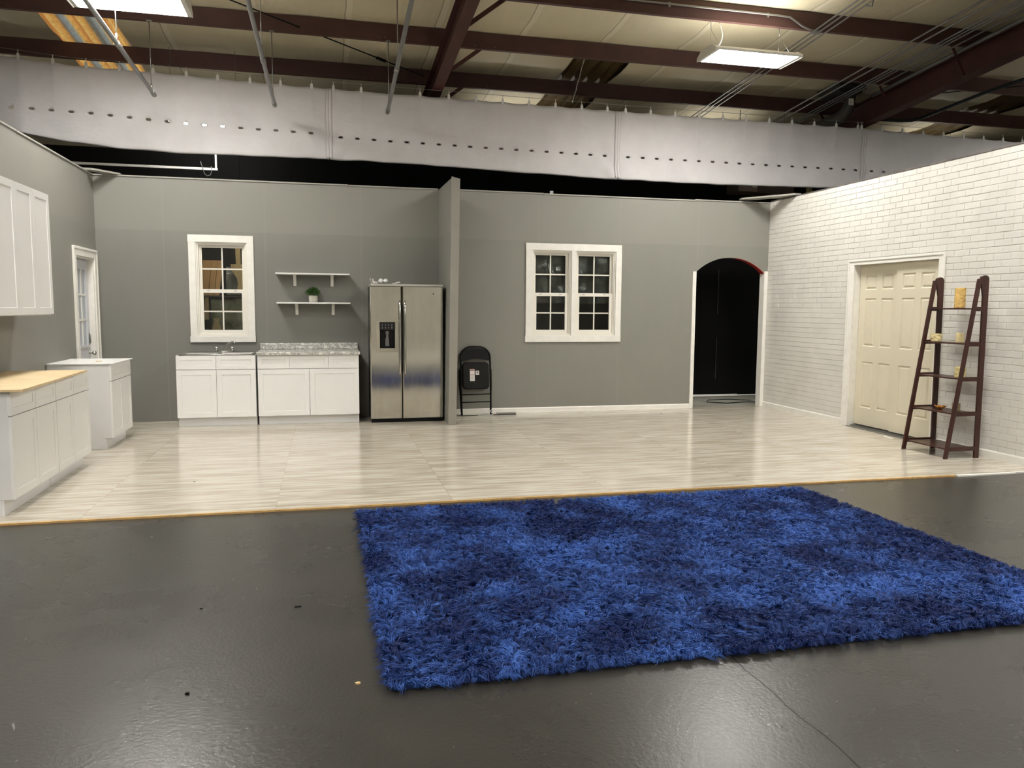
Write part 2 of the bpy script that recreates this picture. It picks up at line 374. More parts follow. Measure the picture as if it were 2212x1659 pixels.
def tag(o, label, cat, group=None, kind=None):
    o['label'] = label; o['category'] = cat
    if group: o['group'] = group
    if kind: o['kind'] = kind
    return o
def thing(name, label, cat, loc=(0, 0, 0), rz=0, group=None):
    o = bpy.data.objects.new(name, None); o.empty_display_size = .1; C.objects.link(o)
    o.location = loc; o.rotation_euler = (0, 0, rz); return tag(o, label, cat, group)
def struct(name, mb, mat, bevel=0., parent=None):
    o = mb.build(name, mat, parent, bevel)
    if parent is None: o['kind'] = 'structure'
    return o
def sempty(name, loc=(0, 0, 0)):
    o = bpy.data.objects.new(name, None); o.empty_display_size = .1; C.objects.link(o); o.location = loc; o['kind'] = 'structure'; return o
def copy_tree(o, parent=None):
    c = o.copy(); C.objects.link(c)
    if parent: c.parent = parent
    for ch in list(o.children): copy_tree(ch, c)
    return c

# ------------------------------------------------------------------ key dimensions
WY, WX, RX, WH = 10.66, -2.73, 6.53, 3.06      # faces of back, left and right set walls, height
BACKY = 13.2
def roofz(y, H=5.9): return H-.083*y

# ================================================================== SETTING
struct('floor', MB().box(-10, 18, -.4, 10.78, -.2, -.015), BLKFLOOR)
struct('floor_front', MB().box(-10, 18, -9.5, -.4, -.2, -.015), PALEFLOOR)
struct('floor_rear', MB().box(-10, 18, 10.78, BACKY, -.2, -.012), SLABC)
# raised laminate floor of the set, with raw board edge along the front
m = MB(); m.box(-2.83, 6.72, 5.84, 10.775, -.0145, 0)
struct('floor_set', m, VINYL)
m = MB(); xs = [-2.83, -1.05, .17, 1.4, 2.65, 3.9, 5.1, 5.55]
for i in range(len(xs)-1):
    j = .004*random.uniform(-1, 1); m.box(xs[i], xs[i+1]-.002, 5.822+j, 5.84, -.0145, -.001)
struct('trim_1', m, WOODEDGE)
m = MB(); m.box(5.56, 6.2, 5.80, 5.838, -.0145, -.002); m.box(6.2, 6.72, 5.815, 5.838, -.0145, 0)
struct('trim_2', m, TRIMW)
# control joint in the black floor
m = MB(); pts = [(1.69+.006*math.sin(k*1.7)+.004*math.sin(k*.63+1), -3+k*.1) for k in range(88)]
for (a, b), (c, d) in zip(pts, pts[1:]): m.add([(a-.0035, b, -.0146), (a+.0035, b, -.0146), (c+.0035, d, -.0146), (c-.0035, d, -.0146)], [(0, 1, 2, 3)])
struct('trim_3', m, BLKPLAS)

# back wall of the set: columns with window holes and the arch
m = MB(); y0, y1 = WY, WY+.1
def col(xa, xb, za, zb, za2=None, zb2=None):
    za2 = za if za2 is None else za2; zb2 = zb if zb2 is None else zb2
    m.hexa([(xa, y0, za), (xb, y0, za2), (xb, y1, za2), (xa, y1, za), (xa, y0, zb), (xb, y0, zb2), (xb, y1, zb2), (xa, y1, zb)])
col(WX-.1, -1.60, 0, WH)
col(-1.60, -.94, 0, 1.06); col(-1.60, -.94, 2.31, WH)
col(-.94, 2.82, 0, WH)
col(2.82, 4.11, 0, 1.06); col(2.82, 4.11, 2.32, WH)
col(4.11, 5.345, 0, WH)
ax0, ax1, spring, rise = 5.345, 6.478, 2.02, .228
R_ = ((ax1-ax0)**2/4+rise**2)/(2*rise); acx = (ax0+ax1)/2
def archz(x): return spring+rise-R_+math.sqrt(max(0, R_*R_-(x-acx)**2))
NA = 30
for i in range(NA):
    a = ax0+(ax1-ax0)*i/NA; b = ax0+(ax1-ax0)*(i+1)/NA; col(a, b, archz(a), WH, archz(b), WH)
col(ax1, RX+.12, 0, WH)
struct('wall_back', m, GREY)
m = MB()
for a, b, dz in ((-2.73, .33, 0), (.335, 1.52, -.004), (1.64, 3.0, 0), (3.005, 5.3, -.006), (5.305, 6.53, .002)):
    m.box(a, b, WY-.012, WY+.1, WH-.0+dz, WH+.018+dz)
struct('trim_4', m, GREY_TRIM, .002)
# red painted edge of the arch soffit, right half
m = MB()
for i in range(17, NA):
    a = ax0+(ax1-ax0)*i/NA; b = ax0+(ax1-ax0)*(i+1)/NA; za, zb = archz(a), archz(b); t = .002+.020*(i-16)/NA
    m.hexa([(a, y0-.004, za-t), (b, y0-.004, zb-t), (b, y1, zb-t), (a, y1, za-t), (a, y0-.004, za), (b, y0-.004, zb), (b, y1, zb), (a, y1, za)])
struct('trim_5', m, RED)
m = MB(); m.box(5.296, 5.352, WY-.02, WY+.11, 0, 2.035)
struct('trim_6', m, TRIMW, .003)
m = MB(); m.box(6.468, 6.527, WY-.02, WY+.11, 0, 2.055)
struct('trim_7', m, TRIMW, .003)
# baseboards
m = MB(); m.prism([(WY-.014, 0), (WY, 0), (WY, .07), (WY-.006, .07), (WY-.014, .058)], 'x', 1.63, 5.296)
struct('baseboard_back', m, TRIMW)
m = MB()
m.prism([(RX-.014, 0), (RX, 0), (RX, .082), (RX-.006, .082), (RX-.014, .07)], 'y', 8.77, WY-.02)
m.prism([(RX-.014, 0), (RX, 0), (RX, .082), (RX-.006, .082), (RX-.014, .07)], 'y', 5.86, 7.16)
struct('baseboard_right', m, TRIMW)

# partition stub between kitchen and living side, leaning a little
m = MB(); a0, a1, b0, b1 = 1.505, 1.60, 1.548, 1.648
m.hexa([(a0, 9.67, 0), (a1, 9.67, 0), (a1+.02, WY, 0), (a0+.02, WY, 0), (b0, 9.67, WH+.005), (b1, 9.67, WH-.01), (b1, WY, WH), (b0-.02, WY, WH)])
o = struct('wall_partition', m, GREY_SIDE)
m = MB(); m.hexa([(a0-.004, 9.655, 0), (a1+.003, 9.655, 0), (a1+.003, 9.67, 0), (a0-.004, 9.67, 0), (b0-.004, 9.655, WH+.02), (b1+.003, 9.655, WH-.005), (b1+.003, 9.67, WH-.005), (b0-.004, 9.67, WH+.02)])
m.box(a0+.055, a0+.094, 9.650, 9.655, 0, .075)
struct('trim_8', m, pbr('grey_stud_paint', (138, 135, 127), .5, var=.06, vs=5), .002)

# left wall of the set with its door opening
m = MB(); DL0, DL1, DLZ = 9.80, 10.52, 2.04
m.box(WX-.1, WX, 5.4, DL0, 0, WH); m.box(WX-.1, WX, DL0, DL1, DLZ, WH); m.box(WX-.1, WX, DL1, WY, 0, WH)
struct('wall_left', m, GREY_SIDE)
m = MB(); m.box(WX-.1, WX+.01, 5.4, 8.2, WH, WH+.018); m.box(WX-.1, WX+.012, 8.205, WY-.02, WH-.003, WH+.015)
struct('trim_9', m, GREY_TRIM, .002)
# right brick wall with the double-door opening
DR0, DR1, DRZ = 7.247, 8.643, 2.045
mx_ = RX+.0045
m = MB(); m.box(mx_, RX+.12, 5.86, DR0-.02, 0, WH+.02); m.box(mx_, RX+.12, DR0-.02, DR1+.02, DRZ+.02, WH+.02); m.box(mx_, RX+.12, DR1+.02, WY, 0, WH+.02)
rb = random.Random(21); CHh, CL = .0685, .2045
def brick(ya, yb, za, zb):
    if yb-ya < .02 or zb-za < .012: return
    g = .0016; c = .0034; f = RX+rb.uniform(-.0012, .0012); j = lambda: rb.uniform(-.0012, .0012)
    ya += g*.5; yb -= g*.5; za += g+j(); zb -= g+j()
    m.add([(mx_, ya, za), (mx_, yb, za), (mx_, yb, zb), (mx_, ya, zb), (f+j()*.6, ya+c, za+c), (f+j()*.6, yb-c, za+c+j()), (f+j()*.6, yb-c, zb-c), (f+j()*.6, ya+c, zb-c+j())],
          [(4, 7, 6, 5), (0, 4, 5, 1), (1, 5, 6, 2), (2, 6, 7, 3), (3, 7, 4, 0)])
r = 0; z = 0
while z < WH+.02:
    za, zb = z, min(z+CHh, WH+.02); y = 5.86-(.5*CL if r % 2 else 0)-.03
    while y < WY:
        ya, yb = max(y, 5.86), min(y+CL, WY)
        if zb > ya-9 and not (yb > DR0-.02 and ya < DR1+.02 and za < DRZ+.02): brick(ya, yb, za, zb)
        elif za < DRZ+.02:
            if ya < DR0-.02: brick(ya, DR0-.02, za, zb)
            if yb > DR1+.02: brick(DR1+.02, yb, za, zb)
        y += CL
    z += CHh; r += 1
struct('wall_right', m, BRICK)
m = MB(); m.box(RX-.004, RX+.12, 5.86, 8.0, WH+.02, WH+.04); m.box(RX-.002, RX+.12, 8.0, WY-.02, WH+.02, WH+.036)
struct('trim_10', m, pbr('grimy_top_board', (92, 86, 84), .6, var=.3, vs=6), .002)
# boards across the corners, on top of the walls
m = MB(); m.prism([(-2.80, 10.36), (-2.66, 10.36), (-2.42, 10.66), (-2.42, 10.76), (-2.50, 10.76)], 'z', WH+.018, WH+.04)
tag(m.build('corner_board', GREY_TRIM), 'grey board laid across the left corner on top of the grey walls', 'board')
m = MB(); m.prism([(6.03, 10.62), (6.05, 10.72), (6.18, 10.72), (6.62, 10.16), (6.60, 9.98), (6.50, 9.98)], 'z', WH+.041, WH+.063)
tag(m.build('corner_board', GREY_TRIM), 'pale board laid across the corner of grey wall and white brick wall', 'board')

# black flats behind the set, and the building itself
m = MB()
for k in range(-7, 15):
    x = k*1.22+.06; m.box(x+.003, x+1.217, 12.1+.004*(k % 2), 12.14, .03, 3.66)
m.box(-9, 18, 12.115, 12.15, 0, 3.655)
struct('wall_rear', m, BLACKWALL)
m = MB(); m.box(6.488, 6.491, 12.092, 12.098, .3, 1.0); m.box(6.489, 6.493, 12.092, 12.098, 1.4, 2.15)
struct('trim_21', m, GREYPLAS)
m = MB(); m.box(-9, 6.9, 12.06, 12.10, 0, .03); m.box(6.9, 16, 12.075, 12.10, 0, .02)
struct('trim_11', m, TRIMW)
struct('wall_building_back', MB().box(-10, 18, BACKY, BACKY+.15, -.2, 5.4), BEIGEWALL)
struct('wall_building_left', MB().box(-10.15, -10, -9.5, BACKY, -.2, 7.2), DARKWALL)
struct('wall_building_right', MB().box(18, 18.15, -9.5, BACKY, -.2, 7.2), DARKWALL)
struct('wall_building_front', MB().box(-10, 18, -9.65, -9.5, -.2, 7.2), FRONTWALL)

# roof: sagging blanket between purlins, seams along the slope, open strips where roof sheets show
PY = [10.32+1.385*k for k in range(-14, 3)]
PSTEP = 1.385
LIGHTS_STRIPS = [(-3.27, -2.47), (3.42, 4.22), (10.75, 11.55)]
xs = [-10+.14*i for i in range(201)]
ys = sorted(set([round(-9.5+.173125*i, 4) for i in range(132)])); ys = [y for y in ys if y < BACKY]+[BACKY]
def sag(x, y):
    ph = ((y-10.32)/PSTEP) % 1.0
    d = .035*math.sin(PI*ph)**2
    sx = ((x-.30)/1.12) % 1.0; e = min(sx, 1-sx)
    d += .02*(1-math.exp(-(e/.06)**1.0))*math.sin(PI*ph)**.7 if ph > 0 else 0
    d += .012*noise.noise(Vector((x*1.7, y*1.1, 3.3)))
    return d
m = MB(); m.smooth = True; W_ = len(xs)
V = [(x, y, roofz(y)-sag(x, y)) for y in ys for x in xs]; F = []
for j in range(len(ys)-1):
    for i in range(W_-1):
        cx = (xs[i]+xs[i+1])/2; cy = (ys[j]+ys[j+1])/2
        if cy > 10.5 and any(a < cx < b for a, b in LIGHTS_STRIPS): continue
        F.append((j*W_+i, j*W_+W_+i, j*W_+W_+i+1, j*W_+i+1))
m.add(V, F); struct('ceiling', m, BLANKET)
m = MB(); m.hexa([(-10.15, -9.65, roofz(-9.65, 6.12)), (18.15, -9.65, roofz(-9.65, 6.12)), (18.15, BACKY+.15, roofz(BACKY, 6.12)), (-10.15, BACKY+.15, roofz(BACKY, 6.12)),
        (-10.15, -9.65, roofz(-9.65, 6.2)), (18.15, -9.65, roofz(-9.65, 6.2)), (18.15, BACKY+.15, roofz(BACKY, 6.2)), (-10.15, BACKY+.15, roofz(BACKY, 6.2))])
struct('ceiling_deck', m, DARKWALL)
# ribbed roof sheets showing in the gaps of the blanket
strip_lab = ['striped yellow and blue-grey rooflight beside the left ceiling lamp', 'dull brown ribbed rooflight in the ceiling above the double window', 'dull brown ribbed rooflight at far right beyond the heavy rafter']
for (a, b), lab, mt in zip(LIGHTS_STRIPS, strip_lab, (ROOFL, DARKBR, DARKBR)):
    m = MB(); n = 33; prof = []
    for i in range(n):
        x = a-.06+(b-a+.12)*i/(n-1); t = ((x-a)/.2) % 1
        prof.append((x, .03 if .35 < t < .65 else 0))
    V = [(x, y, roofz(y, 5.925)+h) for y in (10.4, BACKY) for x, h in prof]
    m.add(V, [(i, i+1, n+i+1, n+i) for i in range(n-1)]+[]); o = m.build('rooflight', mt); so = o.modifiers.new('t', 'SOLIDIFY'); so.thickness = .004
    tag(o, lab, 'rooflight')

# purlins (C sections) and rafters (tapered I beams)
def purlin(y, lab):
    x0, x1 = -9.99, 17.99; z = roofz(y, 5.68); h = .205
    prof = [(y-.028, z), (y+.028, z+.0), (y+.028, z+.018), (y+.024, z+.018), (y+.024, z+.003), (y-.024, z+.003), (y-.024, z+h-.003), (y+.03, z+h-.006), (y+.03, z+h), (y-.028, z+h+.002)]
    m = MB(); m.prism(prof, 'x', x0, x1); o = m.build('purlin', PURL)
    tag(o, lab, 'beam'); return o
plabs = {0: 'dark steel purlin nearest the white curtain top', -1: 'dark steel purlin from which the left hanging rods drop, second from the curtain', -2: 'dark steel purlin at the top of the frame with a conduit along it'}
for k, y in enumerate(PY):
    i = k-15
    if i < 1 and y > 7:
        lab = {0: 'dark steel purlin nearest above the pale hanging curtain', -1: 'dark steel purlin passing behind both lit lamps, second out from curtain', -2: 'dark steel purlin with a conduit clipped along its face, above right lamp', -3: 'dark steel purlin just above the top of the picture'}.get(i, 'dark steel purlin')
        purlin(y, lab)
    else:
        o = purlin(y, ''); del o['label']; del o['category']; o.name = 'trim_20'; o['kind'] = 'structure'
def rafter(xc, wd, dep, lab):
    t = thing('rafter', lab, 'beam', (xc, 0, 0)); y0, y1 = -9.4, BACKY-.01; H1 = 5.67; H0 = H1-dep
    def slab(xa, xb, ha, hb):
        m = MB(); m.hexa([(xa, y0, roofz(y0, ha)), (xb, y0, roofz(y0, ha)), (xb, y1, roofz(y1, ha)), (xa, y1, roofz(y1, ha)), (xa, y0, roofz(y0, hb)), (xb, y0, roofz(y0, hb)), (xb, y1, roofz(y1, hb)), (xa, y1, roofz(y1, hb))]); return m
    slab(-wd/2, wd/2, H0, H0+.012).build('bottom_flange', MAROON, t)
    slab(-wd/2, wd/2, H1-.012, H1).build('top_flange', MAROON, t)
    slab(-.004, .004, H0+.012, H1-.012).build('web', MAROON, t)
    for y in PY:
        if y > 7.0:
            z = roofz(y, H0)
            MB().bar((wd/2-.02, y+.05, z+.02), (.52, y+.03, roofz(y, 5.70)+.03), .05, .006, (0, 1, 0)).build('brace', MAROON, t)
            MB().bar((-wd/2+.02, y+.05, z+.02), (-.34, y+.03, roofz(y, 5.70)+.03), .04, .006, (0, 1, 0)).build('brace', MAROON, t) if xc > 5 else None
    return t
rafter(1.56, .145, .31, 'maroon steel rafter in the middle of the ceiling')
rafter(8.375, .18, .36, 'heavy dark maroon rafter at right beside the conduits')
# bolts on the purlin faces near the middle rafter
m = MB()
for y, xsb in ((PY[14], (.72, .80, .98, 1.08, 1.96, 2.03, 2.12, 2.22)), (PY[15], (.62, .72, .83, 2.4, 2.5))):
    for x in xsb: m.lathe([(.0, -.001), (.007, -.001), (.007, .004), (0, .004)], (x, y-.03, roofz(y, 5.68)+.035), 8)
tag(m.build('purlin_bolts', GALV), 'bright bolt heads on the purlin laps either side of the middle rafter', 'bolts', kind='stuff')
# wall girt under the eave, seen in the gap at left
struct('trim_12', MB().box(-9.9, 17.9, BACKY-.2, BACKY-.005, 4.0, 4.18), MAROON)

# ================================================================== WINDOWS
def window(name, X0, X1, Z0, Z1, units, iz0, iz1, zm):
    root = sempty(name, ((X0+X1)/2, WY, Z0)); ox, oz = (X0+X1)/2, Z0
    def B(m, x0, x1, y0, y1, z0, z1): m.box(x0-ox, x1-ox, y0, y1, z0-oz, z1-oz)
    m = MB(); xl = units[0][0]; xr = units[-1][1]
    B(m, X0, X1-.004, -.022, 0, iz1, Z1); B(m, X0-.003, X1, -.022, 0, Z0, iz0)
    B(m, X0+.004, xl, -.021, 0, iz0, iz1); B(m, xr, X1-.002, -.021, 0, iz0, iz1)
    if len(units) > 1: B(m, units[0][1], units[1][0], -.021, 0, iz0, iz1)
    m.build('window_casing', TRIMW, root, .002)
    for ux0, ux1 in units:
        m = MB()   # stepped vinyl frame
        for d, ya, yb in ((.0, -.004, .10), (.016, .012, .10), (.032, .045, .10)):
            a, b, c, e = ux0+d, ux1-d, iz0+d, iz1-d; t = .018
            B(m, a, a+t, ya, yb-d*.2, c, e); B(m, b-t, b, ya, yb-d*.2, c, e); B(m, a+t, b-t, ya, yb-d*.2, c, c+t); B(m, a+t, b-t, ya, yb-d*.2, e-t, e)
        m.build('window_frame', VINYLW, root, .001)
        for up_ in (1, 0):
            f = .032 if up_ else .032; yf = .056 if up_ else .028
            a, b = ux0+f, ux1-f; c, e = (zm-.02, iz1-.03) if up_ else (iz0+.03, zm+.028)
            st = .036 if up_ else .046
            m = MB(); B(m, a, a+st, yf, yf+.026, c, e); B(m, b-st, b, yf, yf+.026, c, e); B(m, a+st, b-st, yf, yf+.026, c, c+st+.004)
            B(m, a+st, b-st, yf, yf+.026, e-st, e)
            px0, px1, pz0, pz1 = a+st, b-st, c+st+.004, e-st
            sash = m.build('sash', VINYLW, root, .0015)
            m = MB(); cx, cz = (px0+px1)/2, (pz0+pz1)/2
            B(m, cx-.009, cx+.009, yf+.009, yf+.017, pz0, pz1); B(m, px0, px1, yf+.0095, yf+.0165, cz-.009, cz+.009)
            m.build('glazing_bar', VINYLW, sash)
            m = MB(); B(m, px0-.004, px1+.004, yf+.011, yf+.015, pz0-.004, pz1+.004); m.build('glass', GLASS, sash)
            if not up_:
                m = MB(); B(m, a+.09, a+.125, yf-.004, yf, e-.022, e-.016); B(m, b-.14, b-.105, yf-.004, yf, e-.022, e-.016)
                m.build('sash_latch', GREYPLAS, sash)
    return root
window('window_1', -1.667, -.873, 1.012, 2.375, [(-1.580, -.958)], 1.09, 2.285, 1.663)
window('window_2', 2.748, 4.176, 1.0, 2.385, [(2.842, 3.42), (3.478, 4.087)], 1.093, 2.290, 1.668)

# ================================================================== DOORS
# door 1 in the left wall: glazed leaf behind a deep white jamb. Local frame: x along wall (+Y world), front faces +X world
d = sempty('door_1', (WX, DL0, 0)); d.rotation_euler = (0, 0, PI/2)
W_, H_ = DL1-DL0, DLZ
m = MB(); cw = .105
m.box(-cw, 0, -.018, 0, 0, H_); m.box(W_, W_+cw, -.018, 0, 0, H_); m.box(-cw, W_+cw, -.018, 0, H_, H_+cw)
m.box(-cw, -cw+.03, -.026, -.018, 0, H_+cw-.03); m.box(W_+cw-.03, W_+cw, -.026, -.018, 0, H_+cw-.03); m.box(-cw, W_+cw, -.026, -.018, H_+cw-.03, H_+cw)
m.build('door_casing', TRIMW, d, .003)
m = MB(); m.box(0, .018, 0, .1, 0, H_-.018); m.box(W_-.018, W_, 0, .1, 0, H_-.018); m.box(0, W_, 0, .1, H_-.018, H_)
m.build('door_jamb', TRIMW, d, .002)
m = MB(); x0, x1, yf = .022, W_-.026, .066; wx0, wx1, wz0, wz1 = .11, x1-.12, 1.0, 1.90
m.box(x0, wx0, yf, yf+.034, .01, H_-.022); m.box(wx1, x1, yf, yf+.034, .01, H_-.022); m.box(wx0, wx1, yf, yf+.034, .01, wz0); m.box(wx0, wx1, yf, yf+.034, wz1, H_-.022)
for r in (.03,):
    m.box(wx0-r, wx1+r, yf-.012, yf, wz0-r, wz0); m.box(wx0-r, wx1+r, yf-.012, yf, wz1, wz1+r); m.box(wx0-r, wx0, yf-.012, yf, wz0, wz1); m.box(wx1, wx1+r, yf-.012, yf, wz0, wz1)
leaf = m.build('door_leaf', pbr('cool_white_door', (206, 208, 212), .4, var=.03), d, .002)
m = MB()
for i in (1, 2): x = wx0+(wx1-wx0)*i/3; m.box(x-.009, x+.009, yf-.002, yf+.02, wz0, wz1); z = wz0+(wz1-wz0)*i/3; m.box(wx0, wx1, yf-.0025, yf+.02, z-.01, z+.01)
m.build('glazing_bar', TRIMW, leaf)
m = MB(); m.box(wx0-.003, wx1+.003, yf+.008, yf+.012, wz0-.003, wz1+.003); m.build('glass', pbr('reflection_streaked_glass', (176, 182, 190), .12, var=.25, vs=6, stretch=(12, 12, .4)), leaf)  # vertical grey streaks in the colour stand for reflections in the pane
m = MB(); m.tube([(x1-.06, yf, .895), (x1-.06, yf-.03, .895)], .01, 12); m.tube([(x1-.06, yf-.03, .895), (x1-.06, yf-.045, .895), (x1-.06, yf-.065, .895), (x1-.06, yf-.075, .895)], [.012, .028, .03, .018], 16); m.tube([(x1-.06, yf-.001, .895), (x1-.06, yf-.006, .895)], .032, 16)
m.build('door_knob', CHROME, leaf)
m = MB(); m.box(x1-.075, x1-.045, yf-.012, yf, 1.0, 1.14); m.tube([(x1-.06, yf-.02, 1.02), (x1-.06, yf-.02, 1.12)], .007, 8); m.build('door_bolt', GALV, leaf)

# door 2: cream six-panel pair in the brick wall. Local x runs from far (world +Y) to near; front faces -X world -> rotate -90
d = sempty('door_2', (RX, DR1, 0)); d.rotation_euler = (0, 0, -PI/2)
W_ = DR1-DR0; H_ = DRZ
m = MB(); cl, cr = .115, .08
for a, b in ((-cl, 0), (W_, W_+cr)): m.box(a, b, -.016, 0, 0, H_)
m.box(-cl, W_+cr, -.016, 0, H_, H_+.065)
m.box(-cl, -cl+.022, -.026, -.016, 0, H_+.043); m.box(W_+cr-.022, W_+cr, -.026, -.016, 0, H_+.043); m.box(-cl, W_+cr, -.026, -.016, H_+.043, H_+.065)
m.build('door_casing', TRIMW, d, .003)
m = MB(); m.box(-.02, 0, 0, .12, 0, H_); m.box(W_, W_+.02, 0, .12, 0, H_); m.box(-.02, W_+.02, 0, .12, H_, H_+.02)
m.build('door_jamb', TRIMW, d, .002)
def leaf6(x0, x1, yf):
    a, b = x0+.02+.03, x1-.05; w2 = (x1-x0)
    c1 = (x0+.10, x0+.10+.205) ; c2 = (x1-.105-.205, x1-.105)
    P = []
    for c in (c1, c2):
        P += [(c[0], c[1], 1.735, 1.915), (c[0], c[1], 1.03, 1.63), (c[0], c[1], .255, .84)]
    m = MB(); m.front(x0, x1, .035, H_-.004, yf, yf+.032, dep=.013, slope=.012, raised=True, panels=P)
    return m.build('door_leaf', CREAM, d)
leaf6(.002, .705, .082); leaf6(.69, W_-.002, .045)
m = MB(); m.box(-.01, W_, -.03, .12, 0, .006); m.box(-.01, W_, .04, .05, .006, .02); m.box(-.01, W_, .078, .086, .006, .02)
m.build('door_track', GALV, d)

# ================================================================== KITCHEN
def base_cabinet(name, label, loc, rz, w, drawers, doors, depth=.59, group=None, zs=.703, hollow=False):
    """local: front faces -Y at y=0, x 0..w; drawers / doors are lists of split x"""
    t = thing(name, label, 'cabinet', loc, rz, group); H = .876; g = .0026
    m = MB(); side = [(.02, .114), (.02, H), (depth, H), (depth, 0), (.095, 0), (.095, .114)]
    if hollow:
        m.prism(side, 'x', 0, .016); m.prism(side, 'x', w-.016, w); m.box(.016, w-.016, .022, depth, .114, .13); m.box(.016, w-.016, depth-.01, depth, .13, H); m.box(.016, w-.016, .0205, .036, .13, H-.012)
    else: m.prism(side, 'x', 0, w)
    m.build('carcass', WHITE2, t, .0015)
    m = MB(); m.box(.004, w-.004, .075, .095, 0, .112); m.build('toe_kick', WHITE2, t, .001)
    e = [0]+drawers+[w]
    for a, b in zip(e, e[1:]):
        m = MB(); m.front(a+g, b-g, zs+.004, H-.002, 0, .02, rail=.05 if b-a > .3 else .045, dep=.005, slope=.002); m.build('drawer', WHITE, t)
    e = [0]+doors+[w]
    for a, b in zip(e, e[1:]):
        m = MB(); m.front(a+g, b-g, .116, zs-.003, 0, .02, rail=.06, dep=.006, slope=.002); m.build('door', WHITE, t)
    return t
YC = 10.07
base_cabinet('base_cabinet', 'white two-door base cabinet holding the sink under the small window', (-1.757, YC, 0), 0, .92, [.46], [.46], .585, hollow=True)
base_cabinet('base_cabinet', 'white base cabinet with three drawers under the granite-look worktop', (-.816, YC, 0), 0, 1.234, [.383, .855], [.623], .585)
XL = -2.13
base_cabinet('base_cabinet', 'nearest white base cabinet of the left row, at the front floor edge', (XL, 6.03, 0), PI/2, .938, [.485], [.485], .595)
base_cabinet('base_cabinet', 'white base cabinet under the far end of the plywood top', (XL, 6.972, 0), PI/2, .905, [.46], [.42], .595)
base_cabinet('base_cabinet', 'narrow white base cabinet standing apart in front of the glazed left door', (XL, 8.675, 0), PI/2, .815, [], [.44], .595)
# tops
m = MB(); m.prism([(-2.725, 6.0), (-2.04, 6.0), (-2.10, 7.74), (-2.725, 7.70)], 'z', .877, .895)
tag(m.build('plywood_sheet', PLY, None, .001), 'raw plywood sheet lying as a worktop on the near left cabinets', 'worktop')
m = MB(); m.box(-2.725, -2.105, 8.655, 9.50, .877, .887)
tag(m.build('white_cover_sheet', WHITE, None, .001), 'thin white panel lying on the lone cabinet by the left door', 'worktop')
m = MB(); m.box(-.03, .03, -.008, .008, 0, .006); o = m.build('paint_stirrer', PALEWOOD); o.location = (-2.32, 8.985, .887)
tag(o, 'small wooden offcut lying on the thin white panel', 'offcut')
# granite-look worktop with backsplash
t = thing('granite_worktop', 'speckled granite-look worktop with low backsplash beside the sink', 'worktop', (-.20, 10.05, .8765))
m = MB(); m.prism([(-.01, 0), (-.012, .034), (-.002, .0385), (.57, .0385), (.60, .0385), (.60, 0), (.02, 0)], 'x', -.624, .632)
m.build('worktop_slab', GRANITE, t, .003)
m = MB(); m.prism([(.578, .0385), (.572, .05), (.572, .118), (.578, .124), (.603, .124), (.603, .0385)], 'x', -.62, .628)
m.build('backsplash', GRANITE, t, .002)
# sink
t = thing('kitchen_sink', 'stainless drop-in double sink set in the cabinet below the small window', 'sink', (-1.295, 10.36, .8765))
sx, sy = .425, .27
m = MB()
bw = [(-.395, -.018), (.018, .395)]; by0, by1 = -.235, .14
xs = [-sx, -.395, -.018, .018, .395, sx]; ysb = [-sy, by0, by1, sy]
for i in range(5):
    for j in range(3):
        if j == 1 and i in (1, 3): continue
        m.box(xs[i], xs[i+1], ysb[j], ysb[j+1], .002, .010)
for a, b in bw:
    k = .02; zb = -.17
    m.add([(a, by0, .010), (b, by0, .010), (b, by1, .010), (a, by1, .010), (a+k, by0+k, zb), (b-k, by0+k, zb), (b-k, by1-k, zb), (a+k, by1-k, zb)],
          [(0, 1, 5, 4), (1, 2, 6, 5), (2, 3, 7, 6), (3, 0, 4, 7), (4, 5, 6, 7)])
m.build('basin', SINKST, t)
m = MB(); r = .006
m.tube([(-sx, -sy, .009), (sx, -sy, .009), (sx, sy, .009), (-sx, sy, .009), (-sx, -sy, .009)], r, 8); m.build('rim', SINKST, t)
for a, b in bw:
    m = MB(); m.lathe([(.0, -.169), (.035, -.169), (.04, -.166), (.04, -.1695)], ((a+b)/2, -.05, 0), 20); m.build('drain', CHROME, t)
f = thing('kitchen_tap', 'chrome two-handle tap with a curved spout on the back of the sink', 'tap', (-1.252, 10.555, .8870))
m = MB(); pts = [(.12*math.cos(a), .028*math.sin(a)) for a in [2*PI*k/24 for k in range(24)]]
m.prism(pts, 'z', 0, .018); m.build('base_plate', CHROME, f, .004)
m = MB(); m.tube([(0, 0, .015), (0, 0, .035), (.02, -.02, .065), (.05, -.055, .105), (.085, -.09, .130), (.115, -.12, .138), (.135, -.14, .136), (.139, -.145, .118)], [.016, .014, .012, .011, .0105, .0105, .0105, .011], 12); m.build('spout', CHROME, f)
for sgn in (-1, 1):
    m = MB(); m.lathe([(.017, .015), (.014, .035), (.012, .04)], (sgn*.095, 0, 0), 14); m.lathe([(.0, .038), (.02, .042), (.024, .056), (.02, .07), (.0, .074)], (sgn*.095, 0, 0), 10)
    m.build('tap_handle', CHROME, f)
# wall cabinets on the left wall: three doors seen
t = thing('wall_cabinet', 'long white wall cabinet high on the left grey wall', 'cabinet', (WX+.325, 6.20, 1.388), PI/2)
m = MB(); m.box(0, 1.735, .02, .322, 0, 1.08); m.build('carcass', WHITE2, t, .0015)
for a, b in ((0.0, .46), (.462, .925), (.927, 1.33), (1.332, 1.735)):
    m = MB(); m.front(a+.0015, b-.0015, .008, 1.078, 0, .02, rail=.058, dep=.006, slope=.002); m.build('door', WHITE, t)

